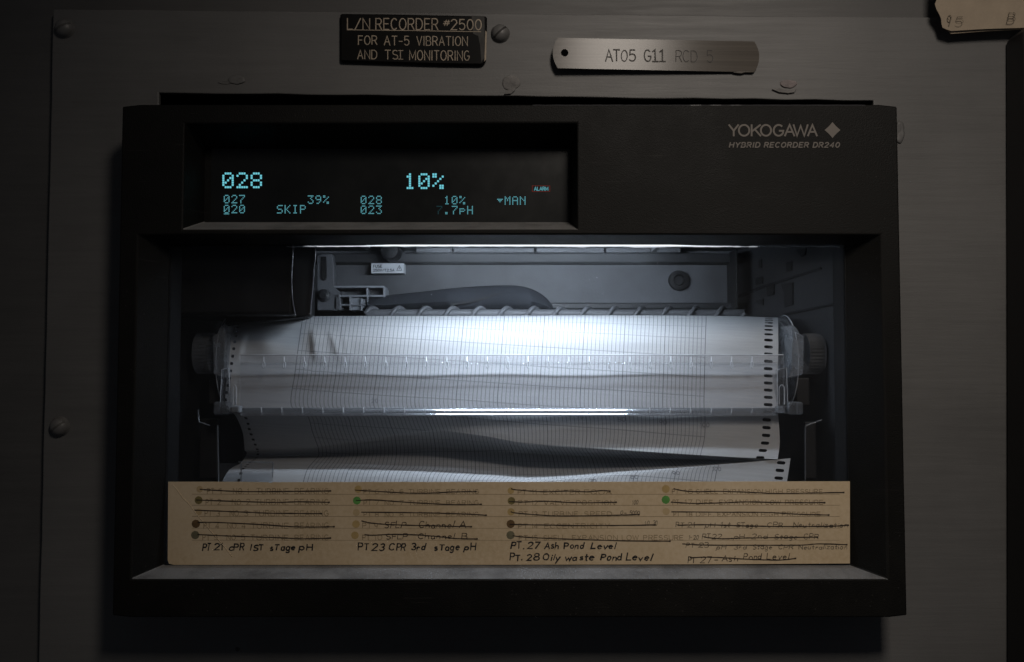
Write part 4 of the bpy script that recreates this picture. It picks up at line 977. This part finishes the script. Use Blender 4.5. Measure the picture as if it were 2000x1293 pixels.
entry('pencilled_entry', 'pencil_dark', C4, 652, 696, [('PT', 300, 375), ('23', 420, 515)], PW, **kw); entry('pencilled_entry', 'pencil_dark', C4, 668, 712, [('pH', 595, 690), ('3rd', 765, 890), ('Stage', 950, 1140), ('CPR', 1200, 1345), ('Neutralization', 1400, 1870)], PW, **kw)
kw = dict(jit=.06, slant=.16, taper=True); PW = 1.5
entry('pen_entry', 'pen', C2, 508, 576, [('SFLP', 520, 752), ('Channel', 905, 1290), ('A', 1355, 1435)], 1.4, **kw)
entry('pen_entry', 'pen', C2, 642, 700, [('SFLP', 540, 775), ('Channel', 895, 1300), ('B', 1385, 1440)], 1.4, **kw)
entry('pen_entry', 'pen', C4, 785, 845, [('PT', 315, 385), ('27', 440, 540), ('-', 580, 610)], 1.4, **kw); entry('pen_entry', 'pen', C4, 775, 830, [('Ash', 650, 800)], 1.4, **kw); entry('pen_entry', 'pen', C4, 755, 812, [('Pond', 860, 1035), ('Level', 1090, 1305)], 1.4, **kw)
PW = 2.4; kw = dict(jit=.075, slant=.16, taper=True)
entry('marker_entry', 'ink', C1, 758, 826, [('PT', 432, 520), ('21', 560, 655), ('c', 722, 765), ('PR', 785, 895), ('I', 955, 970), ('ST', 1003, 1110), ('sTage', 1185, 1465), ('pH', 1515, 1655)], PW, **kw)
entry('marker_entry', 'ink', C2, 755, 825, [('PT', 225, 340), ('23', 380, 515), ('C', 572, 625), ('PR', 650, 745), ('3rd', 820, 975), ('sTage', 1075, 1355), ('pH', 1410, 1540)], PW, **kw)
entry('marker_entry', 'ink', C3, 742, 808, [('PT.', 155, 300), ('27', 345, 470), ('Ash', 530, 690), ('Pond', 755, 968), ('Level', 1055, 1325)], PW, **kw)
entry('marker_entry', 'ink', C3, 868, 938, [('PT.', 145, 280), ('28', 335, 465), ('Oily', 522, 705), ('waste', 765, 1085), ('Pond', 1160, 1385), ('Level', 1445, 1725)], PW, **kw)
# lines struck through the old entries
def strike(C, pts, wd=1.7):
    b = MB(); q = crv([C(*p) for p in pts], 8); q = [(x, y + random.uniform(-.12, .12)) for x, y in q]; stroke(b, q, wd, Yx - .0002, True)
    c = q[-1]; stroke(b, [(c[0] - 1.2, c[1]), (c[0] + .6, c[1])], wd * 1.5, Yx - .00022); b.build('strike_line', M['pen'], card)
for C, pts in (
 (C1,[(405,145),(560,155),(900,170),(1400,168),(1860,163)]),(C1,[(365,265),(900,283),(1250,292),(1500,285),(1845,290)]),(C1,[(345,378),(900,400),(1200,412),(1760,417)]),(C1,[(380,515),(600,515),(1100,540),(1500,565),(1900,563)]),(C1,[(380,650),(700,665),(1200,682),(1550,697),(1860,690)]),
 (C2,[(195,155),(600,178),(800,188),(1050,187),(1300,175),(1540,170)]),(C2,[(205,270),(420,265),(800,292),(1300,317),(1600,313)]),(C2,[(265,400),(900,407),(1400,420),(1655,435)]),(C2,[(265,498),(400,525),(700,543),(1490,563)]),(C2,[(300,650),(380,658),(600,648),(850,653),(1100,670),(1300,693),(1555,700)]),
 (C3,[(165,138),(210,150),(500,172),(800,165),(1000,173),(1180,160),(1265,167)]),(C3,[(140,283),(300,287),(540,278),(900,295),(1335,290)]),(C3,[(160,395),(220,410),(550,437),(800,443),(1300,435),(1590,428)]),(C3,[(150,537),(500,543),(900,550),(1500,547),(1770,542)]),(C3,[(180,665),(400,685),(900,705),(1500,722),(1935,725)]),
 (C4,[(180,122),(280,142),(400,150),(650,147),(1000,160),(1200,167),(1840,158)]),(C4,[(155,252),(400,265),(700,257),(900,250),(1250,257),(1655,257)]),(C4,[(160,347),(700,350),(1100,353),(1400,370),(1695,378)]),(C4,[(220,478),(500,473),(900,485),(1300,490),(1700,487),(1885,478)]),(C4,[(480,595),(600,607),(700,610),(900,602),(1585,595)]),(C4,[(265,660),(500,672),(1000,673),(1400,673),(1600,660),(1870,668)]),(C4,[(340,797),(480,790),(700,797),(900,810),(1200,818),(1370,802)])):
    strike(C, pts)
# crease
b = MB(); b.tube([P(x, y, YC - .00002) for x, y in [C1(100,95), C1(150,155), C1(210,240), C1(290,320), C1(345,400), C1(430,500), C1(520,610), C1(640,745), C1(765,900)]], .00022, 6); b.build('crease', M['card'], card, smooth=60)
